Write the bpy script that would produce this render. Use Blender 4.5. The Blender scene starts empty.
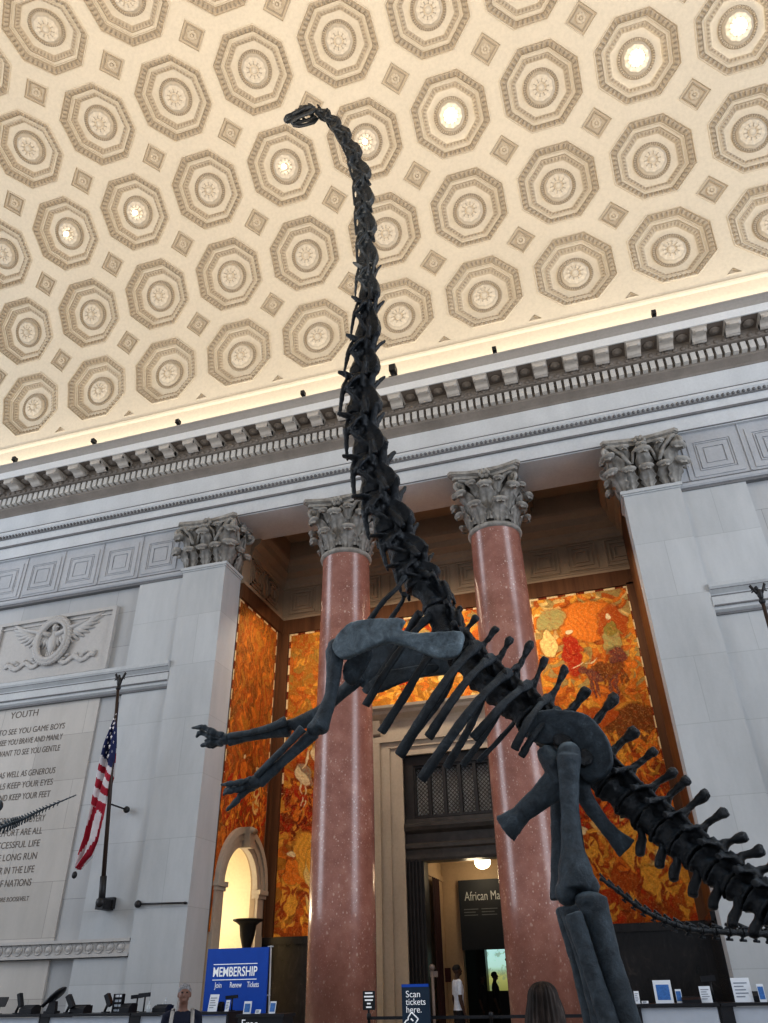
import bpy, bmesh, math, random
import numpy as np
from mathutils import Vector, Matrix, Euler
random.seed(7); RNG = np.random.default_rng(7)
PI = math.pi
SC = bpy.context.scene; COL = SC.collection
sin, cos, rad = math.sin, math.cos, math.radians
def V(*a): return Vector(a[0] if len(a) == 1 else a)
def s2l(c):
    return tuple(((x/12.92) if x <= 0.04045 else ((x+0.055)/1.055)**2.4) for x in c)
def rgb(r, g, b): return s2l((r/255, g/255, b/255))

# ------------------------------------------------------------------ materials
class NT:
    def __init__(s, name):
        s.m = bpy.data.materials.new(name); s.m.use_nodes = True
        s.t = s.m.node_tree; s.t.nodes.clear()
        s.out = s.n('ShaderNodeOutputMaterial'); s.b = s.n('ShaderNodeBsdfPrincipled')
        s.l(s.b.outputs[0], s.out.inputs[0])
        s.co = s.n('ShaderNodeTexCoord').outputs['Object']
        s.geo = s.n('ShaderNodeNewGeometry')
    def n(s, t, **k):
        x = s.t.nodes.new(t)
        for a, v in k.items(): setattr(x, a, v)
        return x
    def l(s, a, b): s.t.links.new(a, b)
    def noise(s, scale, detail=4, rough=0.55, co=None, dist=0.0):
        x = s.n('ShaderNodeTexNoise'); x.inputs['Scale'].default_value = scale; x.inputs['Detail'].default_value = detail
        x.inputs['Roughness'].default_value = rough; x.inputs['Distortion'].default_value = dist
        s.l(co or s.co, x.inputs['Vector']); return x.outputs['Fac']
    def ramp(s, fac, stops):
        x = s.n('ShaderNodeValToRGB'); e = x.color_ramp.elements
        while len(e) < len(stops): e.new(0.5)
        for i, (p, c) in enumerate(stops):
            e[i].position = p; e[i].color = (*c, 1)
        s.l(fac, x.inputs[0]); return x.outputs[0]
    def mix(s, fac, a, b, mode='MIX'):
        x = s.n('ShaderNodeMix', data_type='RGBA', blend_type=mode)
        for i, v in ((0, fac), (6, a), (7, b)):
            if hasattr(v, 'is_linked'): s.l(v, x.inputs[i])
            elif i == 0: x.inputs[0].default_value = v
            else: x.inputs[i].default_value = (*v, 1)
        return x.outputs[2]
    def mapping(s, co=None, scale=(1, 1, 1), rot=(0, 0, 0), loc=(0, 0, 0)):
        x = s.n('ShaderNodeMapping'); x.inputs['Scale'].default_value = scale; x.inputs['Rotation'].default_value = rot
        x.inputs['Location'].default_value = loc; s.l(co or s.co, x.inputs[0]); return x.outputs[0]
    def bump(s, h, strength=0.3, dist=0.02):
        x = s.n('ShaderNodeBump'); x.inputs['Strength'].default_value = strength; x.inputs['Distance'].default_value = dist
        s.l(h, x.inputs['Height']); s.l(x.outputs[0], s.b.inputs['Normal'])
    def base(s, c, rough=0.6, spec=0.5):
        if hasattr(c, 'is_linked'): s.l(c, s.b.inputs['Base Color'])
        else: s.b.inputs['Base Color'].default_value = (*c, 1)
        s.b.inputs['Roughness'].default_value = rough; s.b.inputs['Specular IOR Level'].default_value = spec
        return s.m
def plain(name, c, rough=0.6, var=0.12, scale=6.0, spec=0.4, metal=0.0):
    t = NT(name); f = t.noise(scale)
    d = tuple(x*(1-var) for x in c); e = tuple(min(1, x*(1+var)) for x in c)
    t.b.inputs['Metallic'].default_value = metal
    return t.base(t.ramp(f, [(0.3, d), (0.7, e)]), rough, spec)
def stone(name, c, var=0.08, rough=0.7, brick=None, stain=0.0, bumpy=0.08, spec=0.3, mort=0.5, bvar=0.13):
    t = NT(name)
    f = t.noise(0.9, 6, 0.6); d = tuple(x*(1-var) for x in c); e = tuple(min(1, x*(1+var)) for x in c)
    col = t.ramp(f, [(0.3, d), (0.7, e)])
    g = t.noise(14, 5, 0.6)
    col = t.mix(0.25, col, t.ramp(g, [(0.35, tuple(x*0.78 for x in c)), (0.6, e)]))
    if brick:
        w, h = brick
        mp = t.mapping(rot=(PI/2, 0, 0))
        b = t.n('ShaderNodeTexBrick'); b.offset = 0.5
        b.inputs['Scale'].default_value = 1; b.inputs['Brick Width'].default_value = w; b.inputs['Row Height'].default_value = h
        b.inputs['Mortar Size'].default_value = 0.008; b.inputs['Mortar Smooth'].default_value = 0.3; b.inputs['Bias'].default_value = 0
        b.inputs['Color1'].default_value = (*[min(1, x*(1+bvar*.55)) for x in c], 1); b.inputs['Color2'].default_value = (*[x*(1-bvar) for x in c], 1)
        b.inputs['Mortar'].default_value = (*[x*mort for x in c], 1)
        t.l(mp, b.inputs['Vector']); col = t.mix(0.75, col, b.outputs['Color'])
    if stain:
        sv = t.noise(1.3, 5, 0.65, t.mapping(scale=(1, 1, 0.25)))
        col = t.mix(stain, col, t.ramp(sv, [(0.35, tuple(x*0.6 for x in c)), (0.62, (1, 1, 1))]), 'MULTIPLY')
    t.bump(g, bumpy, 0.02)
    return t.base(col, rough, spec)
def emit(name, c, s):
    t = NT(name); t.b.inputs['Base Color'].default_value = (*c, 1)
    t.b.inputs['Emission Color'].default_value = (*c, 1); t.b.inputs['Emission Strength'].default_value = s
    return t.m
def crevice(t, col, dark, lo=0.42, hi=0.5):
    """darken where the surface is concave"""
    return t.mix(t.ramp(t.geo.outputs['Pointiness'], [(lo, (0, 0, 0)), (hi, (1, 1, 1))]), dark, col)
M = {}

# ------------------------------------------------------------------ mesh building
class MB:
    def __init__(s): s.v = []; s.f = []; s.mi = []; s.cur = 0; s.sm = []
    def add(s, vs, fs, smooth=False):
        o = len(s.v); s.v += [tuple(p) for p in vs]
        for f in fs: s.f.append(tuple(i+o for i in f)); s.mi.append(s.cur); s.sm.append(smooth)
        return s
    def box(s, x0, x1, y0, y1, z0, z1):
        return s.add([(x0,y0,z0),(x1,y0,z0),(x1,y1,z0),(x0,y1,z0),(x0,y0,z1),(x1,y0,z1),(x1,y1,z1),(x0,y1,z1)],
              [(0,3,2,1),(4,5,6,7),(0,1,5,4),(1,2,6,5),(2,3,7,6),(3,0,4,7)])
    def quad(s, a, b, c, d): return s.add([a,b,c,d], [(0,1,2,3)])
    def grid(s, fn, nu, nv, smooth=True, closed=False):
        vs = [fn(i/nu, j/nv) for j in range(nv+1) for i in range(nu+1)]
        return s.add(vs, [(j*(nu+1)+i, j*(nu+1)+i+1, (j+1)*(nu+1)+i+1, (j+1)*(nu+1)+i) for j in range(nv) for i in range(nu)], smooth)
    def lathe(s, prof, n=24, c=(0,0,0), axis='z', smooth=True, fr=None):
        vs = []
        for r, h in prof:
            for k in range(n):
                a = 2*PI*k/n; q = (r*cos(a), r*sin(a), h)
                if axis == 'y': q = (q[0], h, -q[1])
                if axis == 'x': q = (h, q[0], q[1])
                p = (q[0]+c[0], q[1]+c[1], q[2]+c[2])
                vs.append(p if fr is None else tuple(fr @ Vector(q)))
        fs = [(j*n+k, j*n+(k+1)%n, (j+1)*n+(k+1)%n, (j+1)*n+k) for j in range(len(prof)-1) for k in range(n)]
        fs.append(tuple(range(n))[::-1]); fs.append(tuple((len(prof)-1)*n+k for k in range(n)))
        return s.add(vs, fs, smooth)
    def ball(s, c, r, nu=12, nv=8, fr=None):
        if not hasattr(r, '__len__'): r = (r, r, r)
        vs = []
        for j in range(nv+1):
            th = PI*j/nv
            for i in range(nu):
                a = 2*PI*i/nu; q = Vector((r[0]*sin(th)*cos(a), r[1]*sin(th)*sin(a), r[2]*cos(th)))
                if fr is not None: q = fr @ q
                vs.append((c[0]+q[0], c[1]+q[1], c[2]+q[2]))
        return s.add(vs, [(j*nu+i, (j+1)*nu+i, (j+1)*nu+(i+1)%nu, j*nu+(i+1)%nu) for j in range(nv) for i in range(nu)], True)
    def tube(s, pts, rs, n=10, hint=None, cap=True, smooth=True):
        """swept elliptical tube. rs: one radius, or a list of radii / (side, normal) pairs"""
        pts = [Vector(p) for p in pts]; N = len(pts)
        if not hasattr(rs, '__len__'): rs = [rs]*N
        h = Vector(hint) if hint is not None else None
        vs = []; pu = None
        for i, p in enumerate(pts):
            t = (pts[min(i+1, N-1)] - pts[max(i-1, 0)]).normalized()
            if h is not None: side = t.cross(h)
            elif pu is None: side = t.cross(Vector((0,0,1)) if abs(t.z) < 0.9 else Vector((1,0,0)))
            else: side = pu - t*pu.dot(t)
            side.normalize(); pu = side; nn = side.cross(t)
            r = rs[i]; a, b = (r if hasattr(r, '__len__') else (r, r))
            for k in range(n):
                an = 2*PI*k/n; vs.append(tuple(p + side*(a*cos(an)) + nn*(b*sin(an))))
        fs = [(j*n+k, j*n+(k+1)%n, (j+1)*n+(k+1)%n, (j+1)*n+k) for j in range(N-1) for k in range(n)]
        if cap: fs.append(tuple(range(n))[::-1]); fs.append(tuple((N-1)*n+k for k in range(n)))
        return s.add(vs, fs, smooth)
    def prism(s, poly, axis, a, b, smooth=False):
        """extrude a 2-D outline along an axis: 'x' poly=(y,z), 'y' poly=(x,z), 'z' poly=(x,y)"""
        n = len(poly)
        def m(p, h): return {'x': (h, p[0], p[1]), 'y': (p[0], h, p[1]), 'z': (p[0], p[1], h)}[axis]
        vs = [m(p, a) for p in poly] + [m(p, b) for p in poly]
        fs = [(k, (k+1)%n, n+(k+1)%n, n+k) for k in range(n)] + [tuple(range(n))[::-1], tuple(range(n, 2*n))]
        return s.add(vs, fs, smooth)
    def mesh(s, name, mats):
        me = bpy.data.meshes.new(name); me.from_pydata(s.v, [], s.f)
        for m in mats: me.materials.append(m)
        me.polygons.foreach_set('material_index', s.mi); me.polygons.foreach_set('use_smooth', s.sm)
        bm = bmesh.new(); bm.from_mesh(me); bmesh.ops.recalc_face_normals(bm, faces=bm.faces); bm.to_mesh(me); bm.free()
        me.update(); return me
    def obj(s, name, mat, parent=None, loc=None, rot=None, kind=None):
        mats = mat if isinstance(mat, (list, tuple)) else [mat]
        o = bpy.data.objects.new(name, s.mesh(name, mats)); COL.objects.link(o)
        if parent is not None: o.parent = parent
        if loc is not None: o.location = loc
        if rot is not None: o.rotation_euler = rot
        if kind: o['kind'] = kind
        return o
def frame_to(p, d, up=(0,0,1)):
    d = Vector(d).normalized(); u = Vector(up); x = d.cross(u)
    if x.length < 1e-4: x = d.cross(Vector((1,0,0)))
    x.normalize(); u = x.cross(d)
    return Matrix(((x.x, d.x, u.x, p[0]), (x.y, d.y, u.y, p[1]), (x.z, d.z, u.z, p[2]), (0,0,0,1)))
def tag(o, label, cat, group=None, kind=None):
    o['label'] = label; o['category'] = cat
    if group: o['group'] = group
    if kind: o['kind'] = kind
    return o
def thing(name, label, cat, loc=(0,0,0), rotz=0, group=None, kind=None):
    o = bpy.data.objects.new(name, None); COL.objects.link(o); o.location = loc; o.rotation_euler = (0,0,rotz)
    o.empty_display_size = 0.2
    return tag(o, label, cat, group, kind)
def struct(name, mb, mat, parent=None): return mb.obj(name, mat, parent, kind='structure')
def clone(o, parent, loc=None, rot=None):
    c = o.copy(); COL.objects.link(c); c.parent = parent
    if loc is not None: c.location = loc
    if rot is not None: c.rotation_euler = rot
    return c
def copy_tree(o, parent=None):
    c = o.copy(); COL.objects.link(c); c.parent = parent
    for ch in list(o.children): copy_tree(ch, c)
    return c
def text(name, body, size, loc, rot, mat, parent=None, align='CENTER', ext=0.004, sx=1.0, spacing=1.0, line=1.0, bold=0.0, shear=0.0):
    cu = bpy.data.curves.new(name, 'FONT'); cu.body = body; cu.size = size; cu.align_x = align; cu.align_y = 'CENTER'
    cu.extrude = ext; cu.space_character = spacing; cu.space_line = line; cu.offset = bold; cu.shear = shear
    cu.materials.append(mat)
    tmp = bpy.data.objects.new(name, cu); COL.objects.link(tmp); bpy.context.view_layer.update()
    me = bpy.data.meshes.new_from_object(tmp.evaluated_get(bpy.context.evaluated_depsgraph_get())); bpy.data.objects.remove(tmp)
    o = bpy.data.objects.new(name, me); COL.objects.link(o); o.location = loc; o.rotation_euler = rot; o.scale = (sx, 1, 1)
    if parent is not None: o.parent = parent
    return o
def smooth_bone(o, voxel, it=2, k=0.5, rough=0.0):
    r = o.modifiers.new('fuse', 'REMESH'); r.mode = 'VOXEL'; r.voxel_size = voxel; r.use_smooth_shade = True
    if it:
        m = o.modifiers.new('soft', 'SMOOTH'); m.iterations = it; m.factor = k
    if rough:
        d = o.modifiers.new('weathering', 'DISPLACE'); d.texture = CLOUD; d.strength = rough; d.mid_level = 0.5; d.texture_coords = 'GLOBAL'
    return o
CLOUD = bpy.data.textures.new('bone_pitting', 'CLOUDS'); CLOUD.noise_scale = 0.09; CLOUD.noise_depth = 3
def lerp(a, b, t): return a+(b-a)*t
def rest_on(o, p): o.parent = p
def wobj(mb, name, mat, parent, kind=None):
    """mesh given in world coordinates, parented to a thing's Empty"""
    o = mb.obj(name, mat, None, kind=kind); adopt(o, parent); return o
def adopt(o, parent):
    o.parent = parent
    chain = parent; m = Matrix.Identity(4)
    while chain is not None:
        m = (Matrix.LocRotScale(chain.location, chain.rotation_euler, chain.scale) @ m) if chain.parent is None else (chain.matrix_parent_inverse @ Matrix.LocRotScale(chain.location, chain.rotation_euler, chain.scale) @ m)
        chain = chain.parent
    o.matrix_parent_inverse = m.inverted(); return o

# ------------------------------------------------------------------ palette
STONE = (0.49, 0.505, 0.515); STONEW = (0.50, 0.49, 0.48)
M['stone'] = stone('pale_limestone', STONE, 0.06, 0.65, stain=0.10)
M['blocks'] = stone('pale_limestone_drums', STONE, 0.06, 0.65, brick=(7.3, 1.63), stain=0.16, mort=0.72, bvar=0.07)
M['ashlar'] = stone('limestone_blocks', (0.43, 0.435, 0.44), 0.06, 0.7, brick=(1.9, 1.2), stain=0.12)
M['panelstone'] = stone('warm_limestone', (0.49, 0.465, 0.435), 0.06, 0.7, brick=(3.1, 1.35), stain=0.14)
M['relief'] = stone('relief_limestone', (0.45, 0.435, 0.42), 0.05, 0.7)
M['incised'] = plain('incised_letter', (0.15, 0.13, 0.115), 0.9)
M['greystone'] = stone('grey_frieze_stone', (0.42, 0.43, 0.45), 0.07, 0.7, stain=0.1)
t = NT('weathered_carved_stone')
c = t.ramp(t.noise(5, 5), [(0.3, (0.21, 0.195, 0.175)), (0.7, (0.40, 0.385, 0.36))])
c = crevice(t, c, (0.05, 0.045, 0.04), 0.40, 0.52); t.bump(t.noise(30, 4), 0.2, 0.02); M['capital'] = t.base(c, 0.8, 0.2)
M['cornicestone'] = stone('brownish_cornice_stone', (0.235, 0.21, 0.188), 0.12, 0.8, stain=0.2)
M['corona'] = stone('corona_stone', (0.27, 0.255, 0.24), 0.08, 0.75)
M['tan'] = stone('tan_niche_stone', (0.33, 0.25, 0.175), 0.08, 0.75, stain=0.1)  # tan-brown stone of the niche
M['doorstone'] = stone('door_surround_stone', (0.46, 0.40, 0.33), 0.08, 0.65, stain=0.15)
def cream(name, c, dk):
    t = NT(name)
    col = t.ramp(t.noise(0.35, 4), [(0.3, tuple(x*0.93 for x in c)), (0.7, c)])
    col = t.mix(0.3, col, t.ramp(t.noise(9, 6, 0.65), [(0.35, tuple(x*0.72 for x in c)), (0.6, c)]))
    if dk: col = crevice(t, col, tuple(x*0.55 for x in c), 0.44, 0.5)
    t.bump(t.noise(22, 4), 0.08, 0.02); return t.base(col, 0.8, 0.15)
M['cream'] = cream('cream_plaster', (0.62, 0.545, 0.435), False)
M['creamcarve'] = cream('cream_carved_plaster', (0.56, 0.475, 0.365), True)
M['creamdark'] = cream('darker_carved_plaster', (0.51, 0.43, 0.33), True)  # darker plaster tone for moulded bands and panel interiors
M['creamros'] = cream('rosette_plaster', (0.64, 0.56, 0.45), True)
M['bulb'] = emit('warm_bulb', (1.0, 0.93, 0.78), 9.0)
t = NT('speckled_red_marble')
c = t.ramp(t.noise(2.0, 6, 0.6), [(0.3, (0.245, 0.105, 0.078)), (0.55, (0.325, 0.150, 0.115)), (0.75, (0.41, 0.215, 0.17))])
for sc_, th, w in ((5, 0.17, 0.75), (11, 0.22, 0.7), (26, 0.24, 0.5)):
    v = t.n('ShaderNodeTexVoronoi'); v.inputs['Scale'].default_value = sc_; t.l(t.mapping(scale=(1, 1, 0.7)), v.inputs['Vector'])
    k = t.ramp(v.outputs['Distance'], [(th*0.5, (w,)*3), (th, (0, 0, 0))])
    patch = t.ramp(t.noise(1.1, 3), [(0.38, (0.25,)*3), (0.6, (1, 1, 1))])
    c = t.mix(t.mix(1.0, k, patch, 'MULTIPLY'), c, (0.62, 0.45, 0.37))
M['marble'] = t.base(c, 0.24, 0.5)
t = NT('dark_veined_marble')
c = t.ramp(t.noise(3.5, 8, 0.7, t.mapping(scale=(1, 1, 0.4)), 1.5), [(0.35, (0.012, 0.012, 0.014)), (0.6, (0.028, 0.026, 0.028)), (0.78, (0.10, 0.09, 0.085))])
M['darkmarble'] = t.base(c, 0.25, 0.5)
t = NT('brown_oak_frame'); c = t.ramp(t.noise(4, 5, 0.6, t.mapping(scale=(1, 1, 0.08))), [(0.3, (0.075, 0.032, 0.014)), (0.7, (0.15, 0.07, 0.032))]); M['brown'] = t.base(c, 0.5, 0.3)
M['bronze'] = plain('dark_bronze', (0.022, 0.021, 0.022), 0.42, 0.3, 5, 0.5)
M['bronzemid'] = plain('worn_bronze', (0.05, 0.045, 0.042), 0.45, 0.3, 5, 0.5)
M['grille'] = plain('grey_grille', (0.20, 0.20, 0.20), 0.5)
M['black'] = plain('matt_black', (0.012, 0.013, 0.016), 0.5)
M['floor'] = stone('polished_floor_stone', (0.42, 0.40, 0.38), 0.08, 0.3, spec=0.5)

D = 19.0
# ------------------------------------------------------------------ floor, wall masses
struct('floor', MB().box(-34, 20, -6, 36, -0.2, 0), M['floor'])
AX0, AX1 = -11.12, 1.38          # the niche opening
XL, XR = -33.0, 16.0
w = MB(); w.box(XL, -13.12, D+0.22, D+1.2, 0, 14.85)
struct('wall_back_left', w, M['ashlar'])
w = MB(); w.box(3.36, XR, D+0.22, D+1.2, 0, 14.85); struct('wall_back_right', w, M['ashlar'])
# projecting ashlar strips beside the pilasters, upper and lower field
w = MB()
for a, b in ((-14.3, -12.66), (2.9, 4.57)):
    w.box(a, b, D+0.08, D+0.25, 10.0, 13.0); w.box(a, b, D+0.12, D+0.25, 2.62, 9.2); w.box(a-0.0, b, D+0.08, D+0.25, 0, 2.2)
struct('trim_1', w, M['blocks'])
w = MB()
w.box(-19.7, -15.1, D+0.16, D+0.25, 0, 2.2); w.box(-19.7, -15.1, D+0.17, D+0.25, 2.6, 9.2)
struct('trim_2', w, M['panelstone'])
# string course
w = MB()
for a, b in ((XL, -12.66), (2.9, XR)):
    w.prism([(D+0.3, 9.2), (D+0.1, 9.2), (D+0.02, 9.26), (D+0.02, 9.34), (D-0.02, 9.36), (D-0.02, 9.6), (D+0.05, 9.63), (D+0.05, 9.70), (D-0.06, 9.8), (D-0.1, 9.86), (D-0.1, 9.96), (D+0.3, 10.02)], 'x', a, b)
struct('trim_3', w, M['stone'])
# low carved band
w = MB()
for a, b in ((XL, -12.68), (2.9, XR)):
    w.box(a, b, D+0.06, D+0.3, 2.24, 2.62); w.box(a, b, D, D+0.1, 2.55, 2.62); w.box(a, b, D, D+0.1, 2.22, 2.29)
    x = a+0.2
    while x < b-0.15:
        w.lathe([(0.02, D+0.02), (0.05, D+0.03), (0.07, D+0.05), (0.105, D+0.06), (0.115, D+0.03), (0.13, D+0.06)], 12, (x, 0, 2.42), 'y') if x > -20 or x < 8 and x > 0 else None
        x += 0.31
struct('trim_4', w, M['relief'])
# square-panelled frieze at capital height
w = MB()
def square_frame(w, cx, cz, h, t_, y0, d):
    for a, b, c_, e in ((-h, h, h-t_, h), (-h, h, -h, -h+t_), (-h, -h+t_, -h+t_, h-t_), (h-t_, h, -h+t_, h-t_)):
        w.box(cx+a, cx+b, y0-d, y0+0.05, cz+c_, cz+e)
for a, b in ((XL, -12.66), (2.9, XR)):
    w.box(a, b, D+0.12, D+0.3, 13.15, 14.82)
    w.prism([(D+0.3, 12.92), (D+0.04, 12.95), (D+0.0, 13.0), (D+0.0, 13.08), (D+0.07, 13.16), (D+0.3, 13.16)], 'x', a, b)
for x in [-13.72-1.59*k for k in range(8)] + [4.04+1.59*k for k in range(4)]:
    square_frame(w, x, 13.93, 0.66, 0.16, D+0.12, 0.022); square_frame(w, x, 13.93, 0.47, 0.03, D+0.12, 0.02)
    square_frame(w, x, 13.93, 0.41, 0.13, D+0.12, 0.025); w.box(x-0.245, x+0.245, D+0.10, D+0.13, 13.685, 14.175)
    w.box(x-0.815, x-0.775, D+0.09, D+0.13, 13.2, 14.8)
struct('trim_5', w, M['greystone'])

# ------------------------------------------------------------------ entablature
w = MB()
w.prism([(D+1.7, 14.8), (D+0.02, 14.8), (D+0.02, 15.32), (D-0.03, 15.36), (D-0.03, 15.40), (D-0.05, 15.41), (D-0.05, 15.66), (D-0.08, 15.69), (D-0.10, 15.74),
         (D-0.2, 15.84), (D-0.2, 15.92), (D-0.04, 15.96), (D-0.0, 16.0), (D-0.0, 16.82), (D+1.7, 16.85)], 'x', XL, XR)
ent = struct('trim_6', w, stone('frieze_limestone', (0.55, 0.57, 0.59), 0.06, 0.65, stain=0.12))
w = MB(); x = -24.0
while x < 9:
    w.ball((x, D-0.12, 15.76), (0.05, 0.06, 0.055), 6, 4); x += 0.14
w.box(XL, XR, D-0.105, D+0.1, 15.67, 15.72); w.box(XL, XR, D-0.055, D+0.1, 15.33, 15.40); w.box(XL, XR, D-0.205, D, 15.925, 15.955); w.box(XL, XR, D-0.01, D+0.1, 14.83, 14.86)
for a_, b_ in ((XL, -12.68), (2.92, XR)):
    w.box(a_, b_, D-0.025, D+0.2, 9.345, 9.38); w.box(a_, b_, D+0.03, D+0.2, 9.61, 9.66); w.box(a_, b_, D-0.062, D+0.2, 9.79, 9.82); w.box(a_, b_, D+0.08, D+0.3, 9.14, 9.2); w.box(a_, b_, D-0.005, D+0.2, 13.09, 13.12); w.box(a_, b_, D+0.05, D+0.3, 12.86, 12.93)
struct('trim_17', w, stone('dark_moulding_stone', (0.17, 0.17, 0.175), 0.15, 0.85))  # thin dark strips and beads along the moulding steps
dn = MB(); w = MB()
w.prism([(D+0.6, 16.75), (D-0.02, 16.75), (D-0.06, 16.8), (D-0.2, 16.88), (D-0.28, 16.92), (D-0.28, 17.34), (D-0.5, 17.36), (D-0.52, 17.4), (D-0.6, 17.5), (D-0.6, 17.56), (D-0.62, 17.86), (D+0.6, 17.9)], 'x', XL, XR)
x = -24.0
while x < 9:
    dn.box(x, x+0.15, D-0.46, D-0.2, 17.0, 17.30); w.ball((x+0.075, D-0.55, 17.44), (0.085, 0.06, 0.075), 6, 5); x += 0.2343
k = -28
while k < 8:                                   # sunk rosettes in the soffit between the brackets
    x = 2.53+0.935*k+0.4675; w.lathe([(0.17, 0), (0.15, -0.03), (0.09, -0.02), (0.06, -0.06), (0.01, -0.06)], 12, (x, D-0.87, 17.59), 'z'); k += 1
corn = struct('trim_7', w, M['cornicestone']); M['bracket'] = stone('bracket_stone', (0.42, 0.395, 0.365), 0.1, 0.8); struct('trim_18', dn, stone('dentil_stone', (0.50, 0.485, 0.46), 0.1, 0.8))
w = MB()
w.prism([(D-1.2, 17.6), (D-1.25, 17.57), (D-1.28, 17.57), (D-1.28, 17.86), (D-1.2, 17.88)], 'x', XL, XR)
struct('trim_8', w, stone('corona_face', (0.56, 0.575, 0.59), 0.06, 0.7))
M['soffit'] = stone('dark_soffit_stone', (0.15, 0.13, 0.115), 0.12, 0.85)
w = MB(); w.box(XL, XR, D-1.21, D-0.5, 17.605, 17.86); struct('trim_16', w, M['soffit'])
w = MB()
w.prism([(D-0.1, 17.86), (D-1.28, 17.86), (D-1.31, 17.9), (D-1.34, 17.96), (D-1.40, 18.02), (D-1.46, 18.06), (D-1.46, 18.1), (D-0.1, 18.14)], 'x', XL, XR)
struct('trim_9', w, M['corona'])
# carved brackets under the cornice
b = MB()
prof = [(-0.62, 0), (-0.62, -0.10), (-0.66, -0.20), (-0.74, -0.25), (-0.84, -0.24), (-0.92, -0.18), (-1.04, -0.16), (-1.12, -0.20), (-1.19, -0.19), (-1.23, -0.12), (-1.2, 0)]
b.prism(prof, 'x', -0.2, 0.2); b.box(-0.235, 0.235, -1.24, -0.6, -0.05, 0)
b.box(-0.12, 0.12, -1.22, -1.1, -0.215, -0.15); b.tube([(-0.2, -1.17, -0.15), (0.2, -1.17, -0.15)], 0.055, 8); b.tube([(-0.2, -0.76, -0.17), (0.2, -0.76, -0.17)], 0.09, 8)
bme = b.mesh('bracket', [M['bracket']])
for k in range(-26, 7):
    o = bpy.data.objects.new('bracket', bme); COL.objects.link(o); o.location = (2.53+0.935*k, D, 17.6); o.parent = corn

# ------------------------------------------------------------------ vault
YC, ZC, R = 8.6827, 18.715, 9.93
X0, PX, PH0, DPH = -20.4471, 3.12297, 0.29703, 0.317885
HX, HY = PX/2, DPH*R/2; OA = 1.31; CUT = 0.53
def vp(x, s, wd=0.0):
    a = s/R; return (x, YC+(R+wd)*cos(a), ZC+(R+wd)*sin(a))
sh = MB(); NI = range(-3, 12); NR = range(0, 6)
tq = math.tan(PI/8)
def octpt(k, a, b): # the eight corners, flats facing the rows
    return [(a, -b), (a, b), (b, a), (-b, a), (-a, b), (-a, -b), (-b, -a), (b, -a)][k]
for r_ in NR:
    for i in NI:
        cx, cs = X0+PX*i, (PH0+DPH*r_)*R
        lo = CUT*0.45 if r_ == 0 else CUT
        outer = [(HX, -HY+lo), (HX, HY-CUT), (HX-CUT, HY), (-HX+CUT, HY), (-HX, HY-CUT), (-HX, -HY+lo), (-HX+lo, -HY), (HX-lo, -HY)]
        inner = [octpt(k, OA, OA*tq) for k in range(8)]
        for k in range(8):
            a, b_, c_, d_ = outer[k], outer[(k+1) % 8], inner[(k+1) % 8], inner[k]
            sh.grid(lambda u, v: vp(cx+lerp(lerp(a[0], b_[0], u), lerp(d_[0], c_[0], u), v), cs+lerp(lerp(a[1], b_[1], u), lerp(d_[1], c_[1], u), v)), 4, 3)
s0 = PH0*R-HY
sh.grid(lambda u, v: vp(lerp(X0-3.5*PX, X0+11.5*PX, u), lerp(rad(7.0)*R, s0, v)), 15, 3)
s5 = (PH0+DPH*5)*R+HY
sh.grid(lambda u, v: vp(lerp(X0-3.5*PX, X0+11.5*PX, u), lerp(s5, PI*R-0.3, v)), 15, 24)
ceil = struct('ceiling', sh, M['cream'])
w = MB(); zt = ZC+R*sin(rad(7.0)); yt = YC+R*cos(rad(7.0))
w.prism([(yt+0.3, 18.05), (yt+0.05, 18.05), (yt+0.05, 18.5), (yt+0.02, 18.55), (yt+0.02, zt-0.25), (yt-0.05, zt-0.2), (yt-0.07, zt-0.12), (yt-0.02, zt-0.04), (yt-0.0, zt), (yt+0.3, zt)], 'x', XL, XR)
struct('trim_10', w, M['cream'])
# small fittings on the lit cove
for x in (-19.5, -15.9, -12.2, -7.6, -0.8, 4.6):
    pass
# one coffer, carved; copies share it
cf = MB(); N = 192
def ring_pt(a, wd, k, circ=0.0):
    th = 2*PI*k/N; m = (th+PI/8) % (PI/4)-PI/8; ro = a/cos(m); r = lerp(ro, a, circ)
    return r*cos(th), r*sin(th), wd
def cring(prof, kf=None, mi=0):
    rows = []
    for (a, wd, circ, md) in prof:
        row = []
        for k in range(N):
            bumpv = md*(0.5-0.5*cos(2*PI*k/4)) if md else 0
            u, v, q = ring_pt(a, wd+bumpv, k, circ); row.append(vp(u, v, q))
        rows.append(row)
    vs = [p for r in rows for p in r]
    cf.cur = mi
    cf.add([(p[0], p[1]-YC, p[2]-ZC) for p in vs], [(j*N+k, j*N+(k+1) % N, (j+1)*N+(k+1) % N, (j+1)*N+k) for j in range(len(rows)-1) for k in range(N)], False)
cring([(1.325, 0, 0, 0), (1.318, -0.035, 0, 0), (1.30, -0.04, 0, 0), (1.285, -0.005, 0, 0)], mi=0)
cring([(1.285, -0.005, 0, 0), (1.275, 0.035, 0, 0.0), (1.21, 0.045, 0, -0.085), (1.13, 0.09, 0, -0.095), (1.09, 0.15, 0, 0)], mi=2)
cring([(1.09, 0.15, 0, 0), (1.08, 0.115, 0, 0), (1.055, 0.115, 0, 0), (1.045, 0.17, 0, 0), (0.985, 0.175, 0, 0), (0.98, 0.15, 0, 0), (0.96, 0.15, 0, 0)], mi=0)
cring([(0.96, 0.15, 0, 0), (0.945, 0.205, 0, 0), (0.89, 0.215, 0, -0.04), (0.845, 0.255, 0, -0.04), (0.80, 0.30, 0, 0)], mi=2)
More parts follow.
